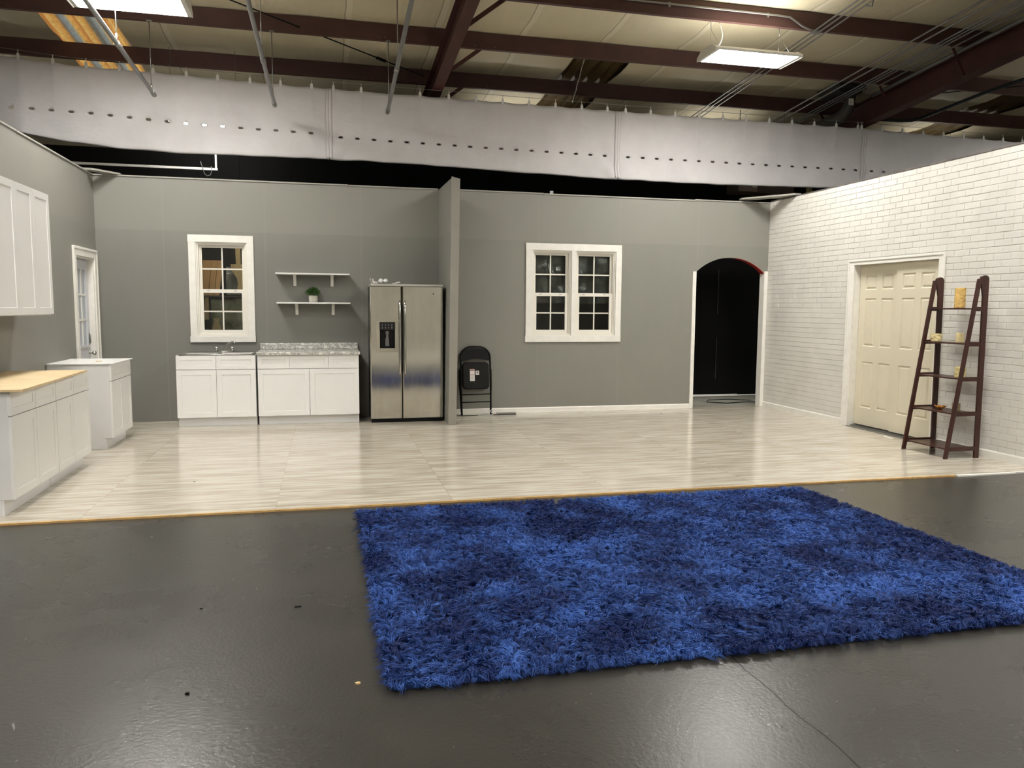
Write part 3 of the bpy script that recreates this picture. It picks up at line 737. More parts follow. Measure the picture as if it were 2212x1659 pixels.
# floating shelves
def shelf(label, loc, w, bx):
    t = thing('wall_shelf', label, 'shelf', loc); m = MB(); m.box(0, w, -.255, 0, 0, .018); m.build('shelf_board', WHITE, t, .003)
    for x in bx:
        m = MB(); arc = [(-.0225-.14*(1-math.cos(a)), -.125+.105*math.sin(a)) for a in [PI/2*k/8 for k in range(9)]]
        m.prism([(-.001, -.145), (-.0225, -.145)]+arc+[(-.20, -.02), (-.20, -.001), (-.001, -.001)], 'x', x-.019, x+.019)
        m.build('bracket', TRIMW, t, .002)
    return t
shelf('upper white wall shelf, empty, on the grey wall left of the fridge', (-.600, WY, 1.888), .925, (.232, .705))
shelf('lower white wall shelf holding the small potted plant', (-.592, WY, 1.515), .925, (.243, .706))
# plant
p = thing('potted_plant', 'small bushy green plant in cement pot on the lower white shelf', 'plant', (-.137, 10.53, 1.533))
m = MB(); m.lathe([(.0, 0), (.050, 0), (.056, .012), (.058, .085), (.053, .088), (.049, .08), (.0, .076)], n=28); m.build('pot', CONCRETE, p)
m = MB(); rnd = random.Random(3)
for k in range(420):
    u = rnd.uniform(0, 2*PI); ph = rnd.uniform(-.35, 1.45); rr = rnd.uniform(.45, 1)
    c = Vector((.094*rr*math.cos(u)*math.cos(ph), .085*rr*math.sin(u)*math.cos(ph), .118+.072*rr*math.sin(ph)))
    dr = (c-Vector((0, 0, .09))).normalized()+Vector((rnd.uniform(-.6, .6), rnd.uniform(-.6, .6), rnd.uniform(-.5, .5)))
    dr.normalize(); sd = dr.cross(Vector((rnd.uniform(-1, 1), rnd.uniform(-1, 1), rnd.uniform(-1, 1)))).normalized(); L = rnd.uniform(.022, .036); wd = L*.28
    m.add([c-dr*L*.4, c+sd*wd, c+dr*L*.7, c-sd*wd], [(0, 1, 2, 3)])
m.build('foliage', LEAF, p)
m = MB()
for k in range(14):
    u = rnd.uniform(0, 2*PI); m.tube([(0.01*math.cos(u), .01*math.sin(u), .075), (.03*math.cos(u), .03*math.sin(u), .11), (.06*math.cos(u), .06*math.sin(u), .14)], .0015, 5)
m.build('stem', LEAF, p)

# ------------------------------------------------------------------ fridge
t = thing('refrigerator', 'tall stainless side-by-side fridge with a water dispenser in the left door', 'fridge', (1.0245, 10.03, 0))
x0, x1, xm = -.466, .468, -.060
m = MB(); m.box(x0+.012, x1-.012, .075, .615, .015, 1.745); m.build('body', pbr('dark_grey_cabinet_side', (52, 51, 48), .5), t, .003)
def fdoor(a, b, hole=None):
    m = MB(); z0, z1 = .052, 1.738; c = .014
    def prof(a, b): return [(a+c, 0), (b-c, 0), (b-.004, .004), (b, c), (b, .065), (a, .065), (a, c), (a+.004, .004)]
    if not hole: m.prism([(p[0], p[1]) for p in prof(a, b)], 'z', z0, z1)
    else:
        hx0, hx1, hz0, hz1 = hole
        m.prism(prof(a, b), 'z', z0, hz0); m.prism(prof(a, b), 'z', hz1, z1)
        m.prism([(a+c, 0), (hx0, 0), (hx0, .065), (a, .065), (a, c), (a+.004, .004)], 'z', hz0, hz1)
        m.prism([(hx1, 0), (b-c, 0), (b-.004, .004), (b, c), (b, .065), (hx1, .065)], 'z', hz0, hz1)
    return m.build('door', STEEL, t)
hole = (-.388, -.118, .908, 1.308)
dl = fdoor(x0, xm-.004, hole); dr_ = fdoor(xm+.004, x1)
m = MB(); m.box(x0+.015, x1-.004, .012, .60, 1.742, 1.772); m.build('top_trim', pbr('satin_steel_trim', (190, 187, 178), .35, .5), t, .004)
m = MB(); m.box(x0+.01, x1-.01, .012, .10, .0, .046)
for k in range(6): m.box(x0+.03, x1-.03, .006, .012, .008+.006*k, .010+.006*k)
m.build('base_grille', BLKPLAS, t, .002)
m = MB(); m.box(xm-.003, xm+.003, .01, .06, .052, 1.738); m.build('door_seal', BLKPLAS, t)
for hx in (xm-.030, xm+.034):
    m = MB(); zz = [.612, .63, .66, .75, .95, 1.15, 1.35, 1.48, 1.53, 1.557]; yy = [.002, -.022, -.036, -.044, -.05, -.052, -.05, -.042, -.026, .0]
    m.tube([(hx, y, z) for y, z in zip(yy, zz)], [.010, .011]+[.0125]*6+[.011, .010], 14); m.build('handle', CHROME, t)
# dispenser: bezel, control panel, recess, paddle
m = MB(); hx0, hx1, hz0, hz1 = hole; rx0, rx1, rz0, rz1 = hx0+.045, hx1-.035, .955, 1.186
m.box(hx0, rx0, -.006, .05, hz0, hz1); m.box(rx1, hx1, -.006, .05, hz0, hz1); m.box(rx0, rx1, -.006, .05, 1.288, hz1); m.box(rx0, rx1, -.010, .05, hz0, rz0)
b = m.build('dispenser_bezel', pbr('satin_bezel', (178, 173, 158), .35, .7), dl, .003)
m = MB(); m.box(rx0, rx1, .045, .062, rz0, 1.288); m.box(rx0, rx0+.004, -.004, .05, rz0, 1.19); m.box(rx1-.004, rx1, -.004, .05, rz0, 1.19); m.box(rx0+.02, rx1-.02, .0, .05, rz0-.001, rz0+.006)
m.build('dispenser_recess', BLKPLAS, dl)
m = MB(); m.box(rx0-.004, rx1+.004, -.010, .045, 1.186, 1.290); cp = m.build('control_panel', pbr('gloss_black_panel', (20, 20, 21), .18), dl, .003)
for r_ in range(2):
    for c_ in range(4):
        x = rx0+.03+c_*.04; z = 1.258-r_*.036; m = MB()
        m.prism([(x-.002, z-.0095), (x-.007, z-.0095), (x-.007, z-.012), (x+.007, z-.012), (x+.007, z-.0095), (x+.002, z-.0095), (x+.002, z-.002), (x+.006, z-.002), (x+.006, z+.0005), (x+.002, z+.0005), (x+.002, z+.006), (x-.002, z+.006)], 'y', -.0112, -.0102)
        m.build('icon', GRAPH, cp)
m = MB(); m.box(-.27, -.228, .012, .045, 1.13, 1.175); m.prism([(-.275, .98), (-.223, .98), (-.228, 1.09), (-.27, 1.09)], 'y', .03, .042); m.box(-.262, -.236, .006, .045, 1.085, 1.125)
m.build('dispenser_paddle', GREYPLAS, dl, .003)
m = MB(); m.box(.330, .352, -.003, .0, 1.628, 1.674); m.cur = 1; m.box(.334, .338, -.004, -.003, 1.636, 1.666); m.box(.344, .348, -.004, -.003, 1.636, 1.666); m.box(.338, .344, -.004, -.003, 1.649, 1.653)
m.build('badge', [CHROME, BLKPLAS], dr_)
# things on top of the fridge
TZ = 1.772
t = thing('glass_dish', 'clear shallow dish on the fridge top holding two round bulbs', 'dish', (.745, 10.12, TZ))
MB().lathe([(.0, .0), (.06, .0), (.085, .012), (.12, .018), (.117, .021), (.083, .016), (.058, .005), (0, .004)], n=32).build('dish_bowl', CLEAR, t)
for x, lab in ((.706, 'left round white globe bulb in the dish on the fridge'), (.768, 'right round white globe bulb in the dish on the fridge')):
    t = thing('light_bulb', lab, 'light bulb', (x, 10.12, TZ+.0065), 0, 'globe bulbs on the fridge')
    m = MB(); m.lathe([(.031*math.sin(PI*k/14), .031-.031*math.cos(PI*k/14)) for k in range(15)], n=24); m.build('globe', WHITEPL, t)
    m = MB(); m.tube([(0, .028, .03), (0, .052, .026)], .013, 12); m.build('screw_cap', GALV, t)
t = thing('eye_bolt', 'small chrome ring bolt standing at the left front of the fridge top', 'hardware', (.588, 10.07, TZ))
m = MB(); m.tube([(.018*math.cos(a), 0, .045+.018*math.sin(a)) for a in [2*PI*k/20 for k in range(21)]], .005, 8); m.build('ring', CHROME, t)
m = MB(); m.lathe([(.014, 0), (.013, .012), (.006, .026)], n=14); m.build('base', CHROME, t)
m = MB(); m.lathe([(0, 0), (.012, 0), (.010, .02), (.003, .035), (0, .035)], n=14); o = m.build('white_cone', WHITEPL); o.location = (.617, 10.065, TZ)
tag(o, 'tiny white cone next to the ring bolt on the fridge', 'hardware')
m = MB(); m.box(-.02, .02, -.012, .012, 0, .028); m.tube([(.02, 0, .016), (.035, 0, .016)], .007, 8); o = m.build('lamp_adapter', WHITEPL, None, .003); o.location = (.642, 10.11, TZ)
tag(o, 'small white adapter left of the bulbs on the fridge', 'hardware')
m = MB(); m.tube([(-.05, 0, .006), (-.02, 0, .008), (.02, .004, .018), (.055, .006, .026)], [.005, .006, .008, .006], 8); o = m.build('white_bracket', WHITEPL); o.location = (.895, 10.11, TZ)
tag(o, 'small white bracket lying right of the bulbs on the fridge', 'hardware')

# ------------------------------------------------------------------ folding chair leaning on the wall
t = thing('folding_chair', 'folded black metal chair leaning on the grey wall beside the partition', 'chair', (2.025, 10.50, 0))
ang = math.atan2(.125, .94)
def L(x, z, off=0): return (x, z*math.sin(ang)+off, z*math.cos(ang)+.012)
def arcpts(w0, wt, ztop, zbot, r):
    P = [(-w0, zbot)]; P += [(-wt, ztop-r)]
    for k in range(1, 9): a = PI/2*k/8; P.append((-wt+r-r*math.cos(a), ztop-r+r*math.sin(a)))
    for k in range(0, 9): a = PI/2*(1-k/8); P.append((wt-r+r*math.cos(a), ztop-r+r*math.sin(a)))
    P.append((w0, zbot)); return P
m = MB(); m.tube([L(x, z) for x, z in arcpts(.205, .208, .935, .0, .15)], .0125, 10)
m.build('front_frame', BLKMET, t)
for sgn in (-1, 1):
    m = MB(); m.tube([L(sgn*.222, .62, .025), L(sgn*.222, .40, .03), L(sgn*.205, .03, .035)], .0115, 10); m.build('rear_leg', BLKMET, t)
for z in (.275, .168):
    m = MB(); m.tube([L(-.2, z-.003), L(.2, z+.003)], .0085, 8); m.build('crossbar', BLKMET, t)
m = MB(); pts = []; ztop, zb = .915, .735
out = [(-.198, .74)]+[(-.198, .80)]
for k in range(0, 9): a = PI/2*k/8; out.append((-.198+.13-.13*math.cos(a), .785+.13*math.sin(a)))
for k in range(0, 9): a = PI/2*(1-k/8); out.append((.198-.13+.13*math.cos(a), .785+.13*math.sin(a)))
out += [(.198, .74)]
for k in range(1, 10): x = .198-.396*k/10; out.append((x, .74+.028*math.sin(PI*k/10)))
n = len(out); V = [L(x, z, -.004-.02*math.cos(x*7)*0) for x, z in out]+[L(x, z, .006) for x, z in out]
m.add(V, [tuple(range(n)), tuple(reversed(range(n, 2*n)))]+[(i, i+n, (i+1) % n+n, (i+1) % n) for i in range(n)]); m.build('backrest', BLKMET, t)
def rrect(w, z0, z1, r, n=6):
    P = []
    for cx, cz, a0 in ((w-r, z1-r, 0), (-w+r, z1-r, PI/2), (-w+r, z0+r, PI), (w-r, z0+r, 1.5*PI)):
        for k in range(n+1): a = a0+PI/2*k/n; P.append((cx+r*math.cos(a), cz+r*math.sin(a)))
    return P
P = rrect(.187, .345, .722, .055); n = len(P); m = MB()
P2 = rrect(.172, .36, .707, .045)
V = [L(x, z, -.006) for x, z in P]+[L(x, z, .022) for x, z in P]+[L(x, z, -.020) for x, z in P2]
m.add(V, [tuple(reversed(range(n, 2*n))), tuple(range(2*n, 3*n))]+[(i, i+n, (i+1) % n+n, (i+1) % n) for i in range(n)]+[(i, (i+1) % n, (i+1) % n+2*n, i+2*n) for i in range(n)])
seat = m.build('seat', pbr('dark_grey_vinyl_pad', (23, 23, 22), .55, var=.2, vs=9, spec=.2), t)
def decal(name, x0, x1, z0, z1, mt, off, par, lab=None):
    m = MB(); m.hexa([L(x0, z0, off), L(x1, z0, off), L(x1, z0, off+.001), L(x0, z0, off+.001), L(x0, z1, off), L(x1, z1, off), L(x1, z1, off+.001), L(x0, z1, off+.001)])
    o = m.build(name, mt, par)
    if lab: o['label'] = lab
    return o
s1 = decal('sticker', -.083, -.017, .462, .628, STICKER, -.0215, seat, 'tall white printed sticker')
decal('sticker_print', -.080, -.020, .605, .622, PINK, -.023, seat); decal('sticker_print', -.080, -.020, .546, .552, PINK, -.023, seat)
for k in range(5): decal('sticker_print', -.074, -.03, .484+.011*k, .486+.011*k, GRAPH, -.023, seat)
decal('sticker', -.003, .046, .548, .604, STICKER, -.0215, seat, 'small square white sticker'); decal('sticker_print', .012, .030, .572, .592, OLIVE, -.023, seat)
for sgn in (-1, 1):
    m = MB(); m.tube([L(sgn*.205, -.008), L(sgn*.205, .03)], .015, 10); m.build('rubber_foot', BLKPLAS, t)
# metal strip and cord behind the chair feet
m = MB(); m.box(-.42, .42, -.012, .012, 0, .009); m.cur = 1; m.box(.14, .42, -.012, .035, .009, .03)
o = m.build('floor_strip', [BLKMET, GALV], None, .002); o.location = (2.16, 10.455, .0); o.rotation_euler = (0, 0, .045)
tag(o, 'dark metal strip lying on the floor at the feet of the folding chair', 'strip')
m = MB(); m.tube([(2.03+.0, 10.43, .006), (2.12, 10.425, .006), (2.22, 10.43, .008), (2.275, 10.46, .02), (2.27, 10.49, .05), (2.24, 10.50, .07), (2.215, 10.475, .062), (2.23, 10.44, .03), (2.30, 10.44, .02)], .004, 8)
tag(m.build('thin_cord', WHITEPL), 'thin pale cord looped round the right foot of the folding chair', 'cord')

# ------------------------------------------------------------------ ladder shelf
t = thing('ladder_shelf', 'dark walnut A-frame ladder shelf by the cream double doors', 'shelf unit', (6.0, 6.76, 0))
yR, yL = -.285, .295
def fx(z): return .035+(.315-.035)*z/1.83
for y in (yR, yL):
    m = MB(); m.hexa([(fx(0)-.021, y-.011, 0), (fx(0)+.021, y-.011, 0), (fx(0)+.021, y+.011, 0), (fx(0)-.021, y+.011, 0),
                      (fx(1.80)-.020, y-.011, 1.80), (fx(1.80)+.022, y-.011, 1.80), (fx(1.80)+.022, y+.011, 1.80), (fx(1.80)-.020, y+.011, 1.80)])
    m.build('front_leg', WALNUT, t, .002)
    m = MB(); arc = [(.372+.045*math.cos(a), 1.80+.036*math.sin(a)) for a in [PI*k/8 for k in range(9)]]
    m.prism([(.375, 0), (.43, 0), (.418, 1.80)]+arc[1:-1]+[(.325, 1.825), (.318, 1.80), (.356, 1.63)], 'y', y-.0105, y+.0105)
    m.build('back_leg', WALNUT, t, .002)
    for z in (.095, .45, .80, 1.15, 1.50):
        m = MB(); m.box(fx(z)+.005, .395, y-.009, y+.009, z-.02, z+.024); m.build('side_rail', WALNUT, t, .002)
for z in (.095, .45, .80, 1.15, 1.50):
    m = MB(); m.box(fx(z)-.006, .385, yR+.0115, yL-.0115, z-.004, z+.010); m.build('shelf_board', WALNUT, t, .002)
def knobbly(name, lab, cat, loc, r, h, mat, amp, n=40, k=26, sx=1.):
    m = MB(); m.smooth = True; V = []; F = []
    for i in range(k+1):
        for j in range(n):
            a = 2*PI*j/n; z = h*i/k; rr = r*(1+amp*noise.noise(Vector((math.cos(a)*3.6, math.sin(a)*3.6, z*70))))
            V.append((rr*math.cos(a)*sx, rr*math.sin(a), z))
    for i in range(k):
        for j in range(n): F.append((i*n+j, i*n+(j+1) % n, (i+1)*n+(j+1) % n, (i+1)*n+j))
    F += [tuple(reversed(range(n))), tuple(range(k*n, k*n+n))]
    m.add(V, F); o = m.build(name, mat, None); o.location = loc; return tag(o, lab, cat)
knobbly('pillar_candle', 'tall knobbly yellow pillar candle on the top rung of the ladder shelf', 'candle', (6.325, 6.72, 1.511), .050, .205, YELLOWWAX, .14)
knobbly('carved_candle', 'squat carved cream candle with hollows, left on the second shelf', 'candle', (6.29, 6.965, 1.161), .050, .080, CREAMWAX, .20)
knobbly('round_candle', 'plain cream candle at right on the second shelf', 'candle', (6.30, 6.665, 1.161), .038, .098, CREAMWAX, .04)
knobbly('pale_candle', 'pale yellow scalloped candle on the middle shelf behind the leg', 'candle', (6.27, 6.60, .811), .050, .105, PALEWAX, .16)
t2 = thing('shell_dish', 'orange shell-like dish on the fourth shelf', 'ornament', (6.24, 6.80, .461))
m = MB(); n = 28; prof = [(.0, .0), (.018, .0), (.035, .014), (.055, .032)]
V = [(0, 0, .004)]; F = []
for i, (r, z) in enumerate(prof[1:]):
    for j in range(n):
        a = 2*PI*j/n; q = 1+.16*math.sin(7*a)*(i/2); V.append((r*q*math.cos(a), r*q*math.sin(a), z+.006*math.sin(7*a)*(i/2)))
for j in range(n):
    F.append((0, 1+j, 1+(j+1) % n))
    for i in range(2): F.append((1+i*n+j, 1+(i+1)*n+j, 1+(i+1)*n+(j+1) % n, 1+i*n+(j+1) % n))
m.smooth = True; m.add(V, F); o = m.build('dish_bowl', ORANGE, t2); q = o.modifiers.new('t', 'SOLIDIFY'); q.thickness = .004
m = MB(); m.lathe([(0, .012), (.012, .014), (.018, .024), (.01, .034), (0, .037)], n=12); m.build('centre', ORANGE, t2)
m = MB(); m.lathe([(.0, 0), (.036, 0), (.038, .005), (.038, .082), (.034, .082), (.034, .006), (.0, .006)], n=24); o = m.build('votive_cup', MESHMET); o.location = (6.26, 6.615, .461)
tag(o, 'speckled olive votive cup at the right end of the fourth shelf', 'candle holder')

# ================================================================== RUG
t = thing('shag_rug', 'large deep-blue shaggy rug lying on the black floor', 'rug', (2.015, 4.265, -.015))
hw, hh = 1.80, 1.345
m = MB(); m.box(-hw+.02, hw-.02, -hh+.02, hh-.02, 0, .010); m.build('rug_backing', RUGB, t, .004)
rng = np.random.default_rng(11)
def vnoise(x, y, sc, seed):
    g = np.random.default_rng(seed).random((140, 140)); u = (x*sc) % 139; v = (y*sc) % 139
    i = u.astype(int); j = v.astype(int); a = u-i; b = v-j; a = a*a*(3-2*a); b = b*b*(3-2*b)
    return g[i, j]*(1-a)*(1-b)+g[i+1, j]*a*(1-b)+g[i, j+1]*(1-a)*b+g[i+1, j+1]*a*b
NT_ = 23000; PER = 11; NS = NT_*PER
tx = rng.uniform(-hw+.012, hw-.012, NT_); ty = rng.uniform(-hh+.012, hh-.012, NT_)
tth = 2*PI*(vnoise(tx+5, ty+5, 2.6, 4)*1.3+.45*vnoise(tx+5, ty+5, 9., 5))+rng.normal(0, .75, NT_)
tint = rng.normal(0, .16, NT_); tlen = rng.uniform(.7, 1.2, NT_); thg = rng.uniform(.55, 1.25, NT_); tb = rng.normal(0, .016, NT_)
ne = 1500   # extra tufts along the border hide the backing
e4 = rng.integers(0, 4, ne); uu = rng.uniform(-1, 1, ne); dd = rng.uniform(.008, .035, ne)
tx[:ne] = np.where(e4 < 2, np.where(e4 == 0, -1, 1)*(hw-dd), uu*(hw-.01)); ty[:ne] = np.where(e4 < 2, uu*(hh-.01), np.where(e4 == 2, -1, 1)*(hh-dd))
rep = lambda a: np.repeat(a, PER)
x = np.clip(rep(tx)+rng.normal(0, .0045, NS), -hw+.006, hw-.006); y = np.clip(rep(ty)+rng.normal(0, .0045, NS), -hh+.006, hh-.006)
X5, Y5 = x+5, y+5
low = .42*vnoise(X5, Y5, 3.1, 1)+.36*vnoise(X5, Y5, 7., 2)+.22*vnoise(X5, Y5, 15, 3)
th = rep(tth)+rng.normal(0, .20, NS)
Lh = rng.uniform(.034, .052, NS)*rep(tlen); hgt = rng.uniform(.020, .034, NS)*rep(thg)
edge = np.minimum(np.minimum(hw-np.abs(x), hh-np.abs(y)), .2)/.2
# near the border the pile falls outwards
ox = np.sign(x)*(np.abs(x) > hw-.05); oy = np.sign(y)*(np.abs(y) > hh-.05)
dx = np.cos(th); dy = np.sin(th); isb = (np.abs(ox)+np.abs(oy)) > 0
dx = np.where(isb, dx*.55+ox*.7, dx); dy = np.where(isb, dy*.55+oy*.7, dy); nn = np.hypot(dx, dy)+1e-6; dx /= nn; dy /= nn
Lh = np.where(isb, Lh*.7, Lh)
wd = rng.uniform(.0011, .0020, NS); tilt = rng.uniform(-.9, .9, NS)
px, py = -dy, dx; wz = np.sin(tilt)*wd; wh_ = np.cos(tilt)*wd
V = np.zeros((NS, 7, 3), np.float32); bend = rep(tb)+rng.normal(0, .004, NS)
for k, (s_, zf, wf) in enumerate(((0, 0, .8), (.22, .85, 1.), (.62, 1.0, .9))):
    for q, sg in ((0, -1), (1, 1)):
        V[:, 2*k+q, 0] = x+dx*Lh*s_+px*(bend*s_*s_*2+sg*wh_*wf); V[:, 2*k+q, 1] = y+dy*Lh*s_+py*(bend*s_*s_*2+sg*wh_*wf)
        V[:, 2*k+q, 2] = .010+hgt*zf+sg*wz*wf
V[:, 6, 0] = x+dx*Lh+px*bend*2; V[:, 6, 1] = y+dy*Lh+py*bend*2; V[:, 6, 2] = .010+hgt*np.where(isb, .35, .72)
V[:, :, 2] = np.maximum(V[:, :, 2], .0015)
base_i = (np.arange(NS)*7)[:, None]
quads = np.concatenate([base_i+np.array([0, 1, 3, 2]), base_i+np.array([2, 3, 5, 4])], 1).reshape(-1, 4)
tris = base_i+np.array([4, 5, 6])
me = bpy.data.meshes.new('pile'); me.vertices.add(NS*7); me.vertices.foreach_set('co', V.reshape(-1))
nl = quads.size+tris.size; me.loops.add(nl); me.loops.foreach_set('vertex_index', np.concatenate([quads.reshape(-1), tris.reshape(-1)]).astype(np.int32))
npol = len(quads)+len(tris); me.polygons.add(npol)
st = np.concatenate([np.arange(len(quads))*4, len(quads)*4+np.arange(len(tris))*3]).astype(np.int32)
me.polygons.foreach_set('loop_start', st)
me.polygons.foreach_set('use_smooth', np.ones(npol, bool)); me.update(calc_edges=True)
ca = me.color_attributes.new('yarn', 'FLOAT_COLOR', 'POINT')
dk = np.array(lin((9, 32, 88))[:3]); lt = np.array(lin((62, 101, 178))[:3])
tm = np.clip((low-.36)*2.5+rep(tint)+rng.normal(0, .12, NS), 0, 1)[:, None]
cc = dk*(1-tm)+lt*tm
cols = np.ones((NS, 7, 4), np.float32); cols[:, :, :3] = cc[:, None, :]
ca.data.foreach_set('color', cols.reshape(-1)); me.materials.append(RUGY)
o = bpy.data.objects.new('pile', me); C.objects.link(o); o.parent = t; o['kind'] = 'stuff'

# ================================================================== LAMPS
def lamp(label, x0, y0, z, cord=True):
    """1.22 m fluorescent high bay: sloped housing, lit diffuser, end plates, V wires"""
    t = thing('ceiling_lamp', label, 'lamp', (x0+.61, y0+.24, z), 0, 'ceiling lamps on wires')
    m = MB(); a, b = .56, .235
    m.add([(-a, -b, 0), (a, -b, 0), (a, b, 0), (-a, b, 0), (-a, -.12, .075), (a, -.12, .075), (a, .12, .075), (-a, .12, .075)], [(4, 5, 6, 7), (0, 4, 7, 3), (1, 2, 6, 5), (0, 1, 5, 4), (3, 7, 6, 2)])
    for sgn in (-1, 1): m.box(-a, a, min(sgn*b, sgn*(b+.01)), max(sgn*b, sgn*(b+.01)), -.012, .012)
    m.build('housing', LAMPWHITE, t)
    m = MB(); m.box(-.52, .52, -.222, .222, -.004, .004); m.build('diffuser', LAMPON, t)
    m = MB(); m.box(-.50, .50, -.10, .10, .0755, .080); m.build('top_slot', LAMPTOP, t)
    for sgn in (-1, 1):
        m = MB(); x_ = sgn*.566; m.prism([(-.24, -.02), (.24, -.02), (.24, .02), (.13, .082), (-.13, .082), (-.24, .02)], 'x', x_-.006, x_+.006)
        m.box(min(sgn*.52, sgn*.565), max(sgn*.52, sgn*.565), -.235, .235, -.012, .0); m.build('end_plate', LAMPWHITE, t)
        ytop = 8.93-(y0+.24); ztop = 4.93-z if y0 > 8 else roofz(y0, 5.68)-z
        if y0 < 8: ytop = 0
        m = MB(); xw = sgn*.46
        m.tube([(xw, ytop, ztop), (xw, ytop*.9, ztop-.10)], .004, 6); m.tube([(xw, ytop*.9, ztop-.10), (xw, -.12, .07)], .0018, 5); m.tube([(xw, ytop*.9, ztop-.10), (xw, .12, .07)], .0018, 5)
        m.build('hanging_wire', GALV, t)
    if cord:
        m = MB(); pts = []
        for k in range(13):
            s_ = k/12; pts.append((-.43+.10*s_+.06*math.sin(PI*s_*1.1), .05+(8.93-(y0+.24)-.05)*s_ if y0 > 8 else 0, .07+(ztop-.07)*s_))
        m.tube(pts, .005, 6); m.build('power_cord', WHITEPL, t)
    return t
lamp('lit lamp at upper left, cut by the top of the frame', -2.47, 8.57, 4.50)
lamp('lit lamp at upper right, hanging below the conduit purlin', 4.43, 8.57, 4.50)
for x, y, lb in ((11.2, 8.57, 'lit lamp beyond the heavy rafter, outside the picture at far right'), (-9.3, 8.57, 'lit lamp outside the picture at far left'), (11.2, 2.4, 'lit lamp outside the picture at right, nearer the viewpoint')):
    lamp(lb, x, y, 4.50 if y > 8 else 4.95)
for x in (-2.47, 4.45):
    for y in (5.2, 2.4, -.4, -3.2, -6.0):
        o = lamp('lit lamp behind and above the camera', x, y, 4.95)
        o['label'] = 'lit lamp %s, %s' % ('at left' if x < 0 else 'at right', {5.2: 'over the far half of the rug', 2.4: 'over the near edge of the rug', -.4: 'right above the viewpoint', -3.2: 'behind the viewpoint', -6.0: 'nearest the wall behind the viewpoint'}[y])
# strip lamp hung behind the curtain, seen through three of its eyelets
t = thing('strip_lamp', 'bright strip lamp behind the curtain, glinting through three eyelets', 'lamp', (-1.49, 11.15, 3.845))
MB().box(-.44, .44, -.03, .03, .015, .06).build('housing', LAMPWHITE, t, .004)
m = MB(); m.tube([(-.42, 0, 0), (.42, 0, 0)], .020, 12); m.build('tube', STRIPON, t)
for sgn in (-1, 1): MB().tube([(sgn*.4, 0, .06), (sgn*.4, 0, roofz(11.15, 5.68)-3.845+.05)], .003, 6).build('hanging_wire', GALV, t)

for k, x in enumerate((-5.0, 3.1, 6.6, 11.0)):  # unseen lamps added to brighten the roof beyond the curtain
    t = thing('strip_lamp', ['leftmost', 'second', 'third', 'rightmost'][k]+' unseen strip lamp added to light the roof behind the curtain', 'lamp', (x, 12.65, 4.30), 0, 'unseen strip lamps added behind the curtain')
    MB().box(-.64, .64, -.03, .03, -.06, -.018).build('housing', LAMPWHITE, t, .004)
    m = MB(); m.tube([(-.60, 0, 0), (.60, 0, 0)], .016, 12); m.build('tube', STRIPDIM, t)
    for sgn in (-1, 1): MB().tube([(sgn*.5, .05, -.02), (sgn*.5, .05, roofz(12.7, 5.68)-4.30+.2)], .003, 6).build('hanging_wire', GALV, t)
t = thing('added_board_lamp', 'unseen small strip lamp added behind the grey wall to light the boards', 'lamp', (-1.27, 10.79, 2.60))  # out of sight, added to brighten the boards behind the small window
MB().box(-.32, .32, -.03, .0, .0, .05).build('housing', LAMPWHITE, t, .004)
m = MB(); m.tube([(-.30, .03, .02), (.30, .03, .02)], .013, 12); m.build('tube', BOARDFILL, t)

# ================================================================== CURTAIN
CY = 10.95
def interp(x, T):
    if x <= T[0][0]: return T[0][1]
    for (a, p), (b, q) in zip(T, T[1:]):
        if x <= b: return p+(q-p)*(x-a)/(b-a)
    return T[-1][1]
TOP = [(-4.1, 4.50), (-3.77, 4.49), (-3.0, 4.43), (-2.2, 4.42), (-1.1, 4.388), (0, 4.365), (1.9, 4.353), (4.2, 4.335), (6.2, 4.335), (8.3, 4.332), (11.1, 4.288), (12.6, 4.28)]
BOT = [(-4.1, 3.72), (-3.8, 3.70), (-3.6, 3.60), (-3.35, 3.56), (-3.05, 3.52), (-2.5, 3.47), (-1.7, 3.45), (0, 3.465), (1.27, 3.453), (2.6, 3.415), (4.17, 3.377), (6.2, 3.378), (8.4, 3.42), (12.6, 3.42)]
SL = [(-3.7, 3.884), (-2.8, 3.862), (-1.7, 3.805), (-.15, 3.775), (.25, 3.744), (1.0, 3.726), (4.0, 3.692), (8.2, 3.685), (12.6, 3.66)]
CLIPS = [-3.57, -3.19, -2.82, -2.44, -2.05, -1.66, -1.285, -.89, -.51, -.116, .164, .527, 1.315, 1.71, 2.09, 2.47, 2.85, 3.24, 3.63, 4.02, 4.30]
CLIPS += [4.69+.388*k for k in range(10)]+[8.25, 8.62]+[9.0+.388*k for k in range(9)]
CLIPS = sorted(CLIPS)
def topz(x):
    z = interp(x, TOP); a = max([c for c in CLIPS if c <= x], default=CLIPS[0]-.38); b = min([c for c in CLIPS if c > x], default=CLIPS[-1]+.38)
    u = (x-a)/(b-a) if b > a else 0; return z-.014*math.sin(PI*max(0, min(1, u)))*min(1, (b-a)/.4)
def cy(x, v, seams):
    """forward bulge of the cloth; v 0 top .. 1 bottom"""
    d = .03*noise.noise(Vector((x*1.1, v*1.3, 1)))*v+.012*noise.noise(Vector((x*4, v*3, 5)))
    for sx_ in seams:
        r = abs(x-sx_); d += .02*math.exp(-(r/.25)**2)*math.sin(v*14+r*18)*v
    d -= .05*math.sin(PI*v)**2*.4
    for a in CLIPS:
        r = abs(x-a)
        if r < .1: d += .015*math.exp(-(r/.04)**2)*(1-v)**3
    if x < -3.55: d -= .25*((-3.55-x)/.5)**1.5*v
    return CY-d
seams = [-4.05, .103, 4.19, 8.33, 12.45]
labs = ['leftmost pale curtain panel, above the kitchen', 'pale curtain panel left of centre, above the fridge and partition', 'pale curtain panel above the arch and double window', 'rightmost pale curtain panel, partly hidden by the white brick wall']
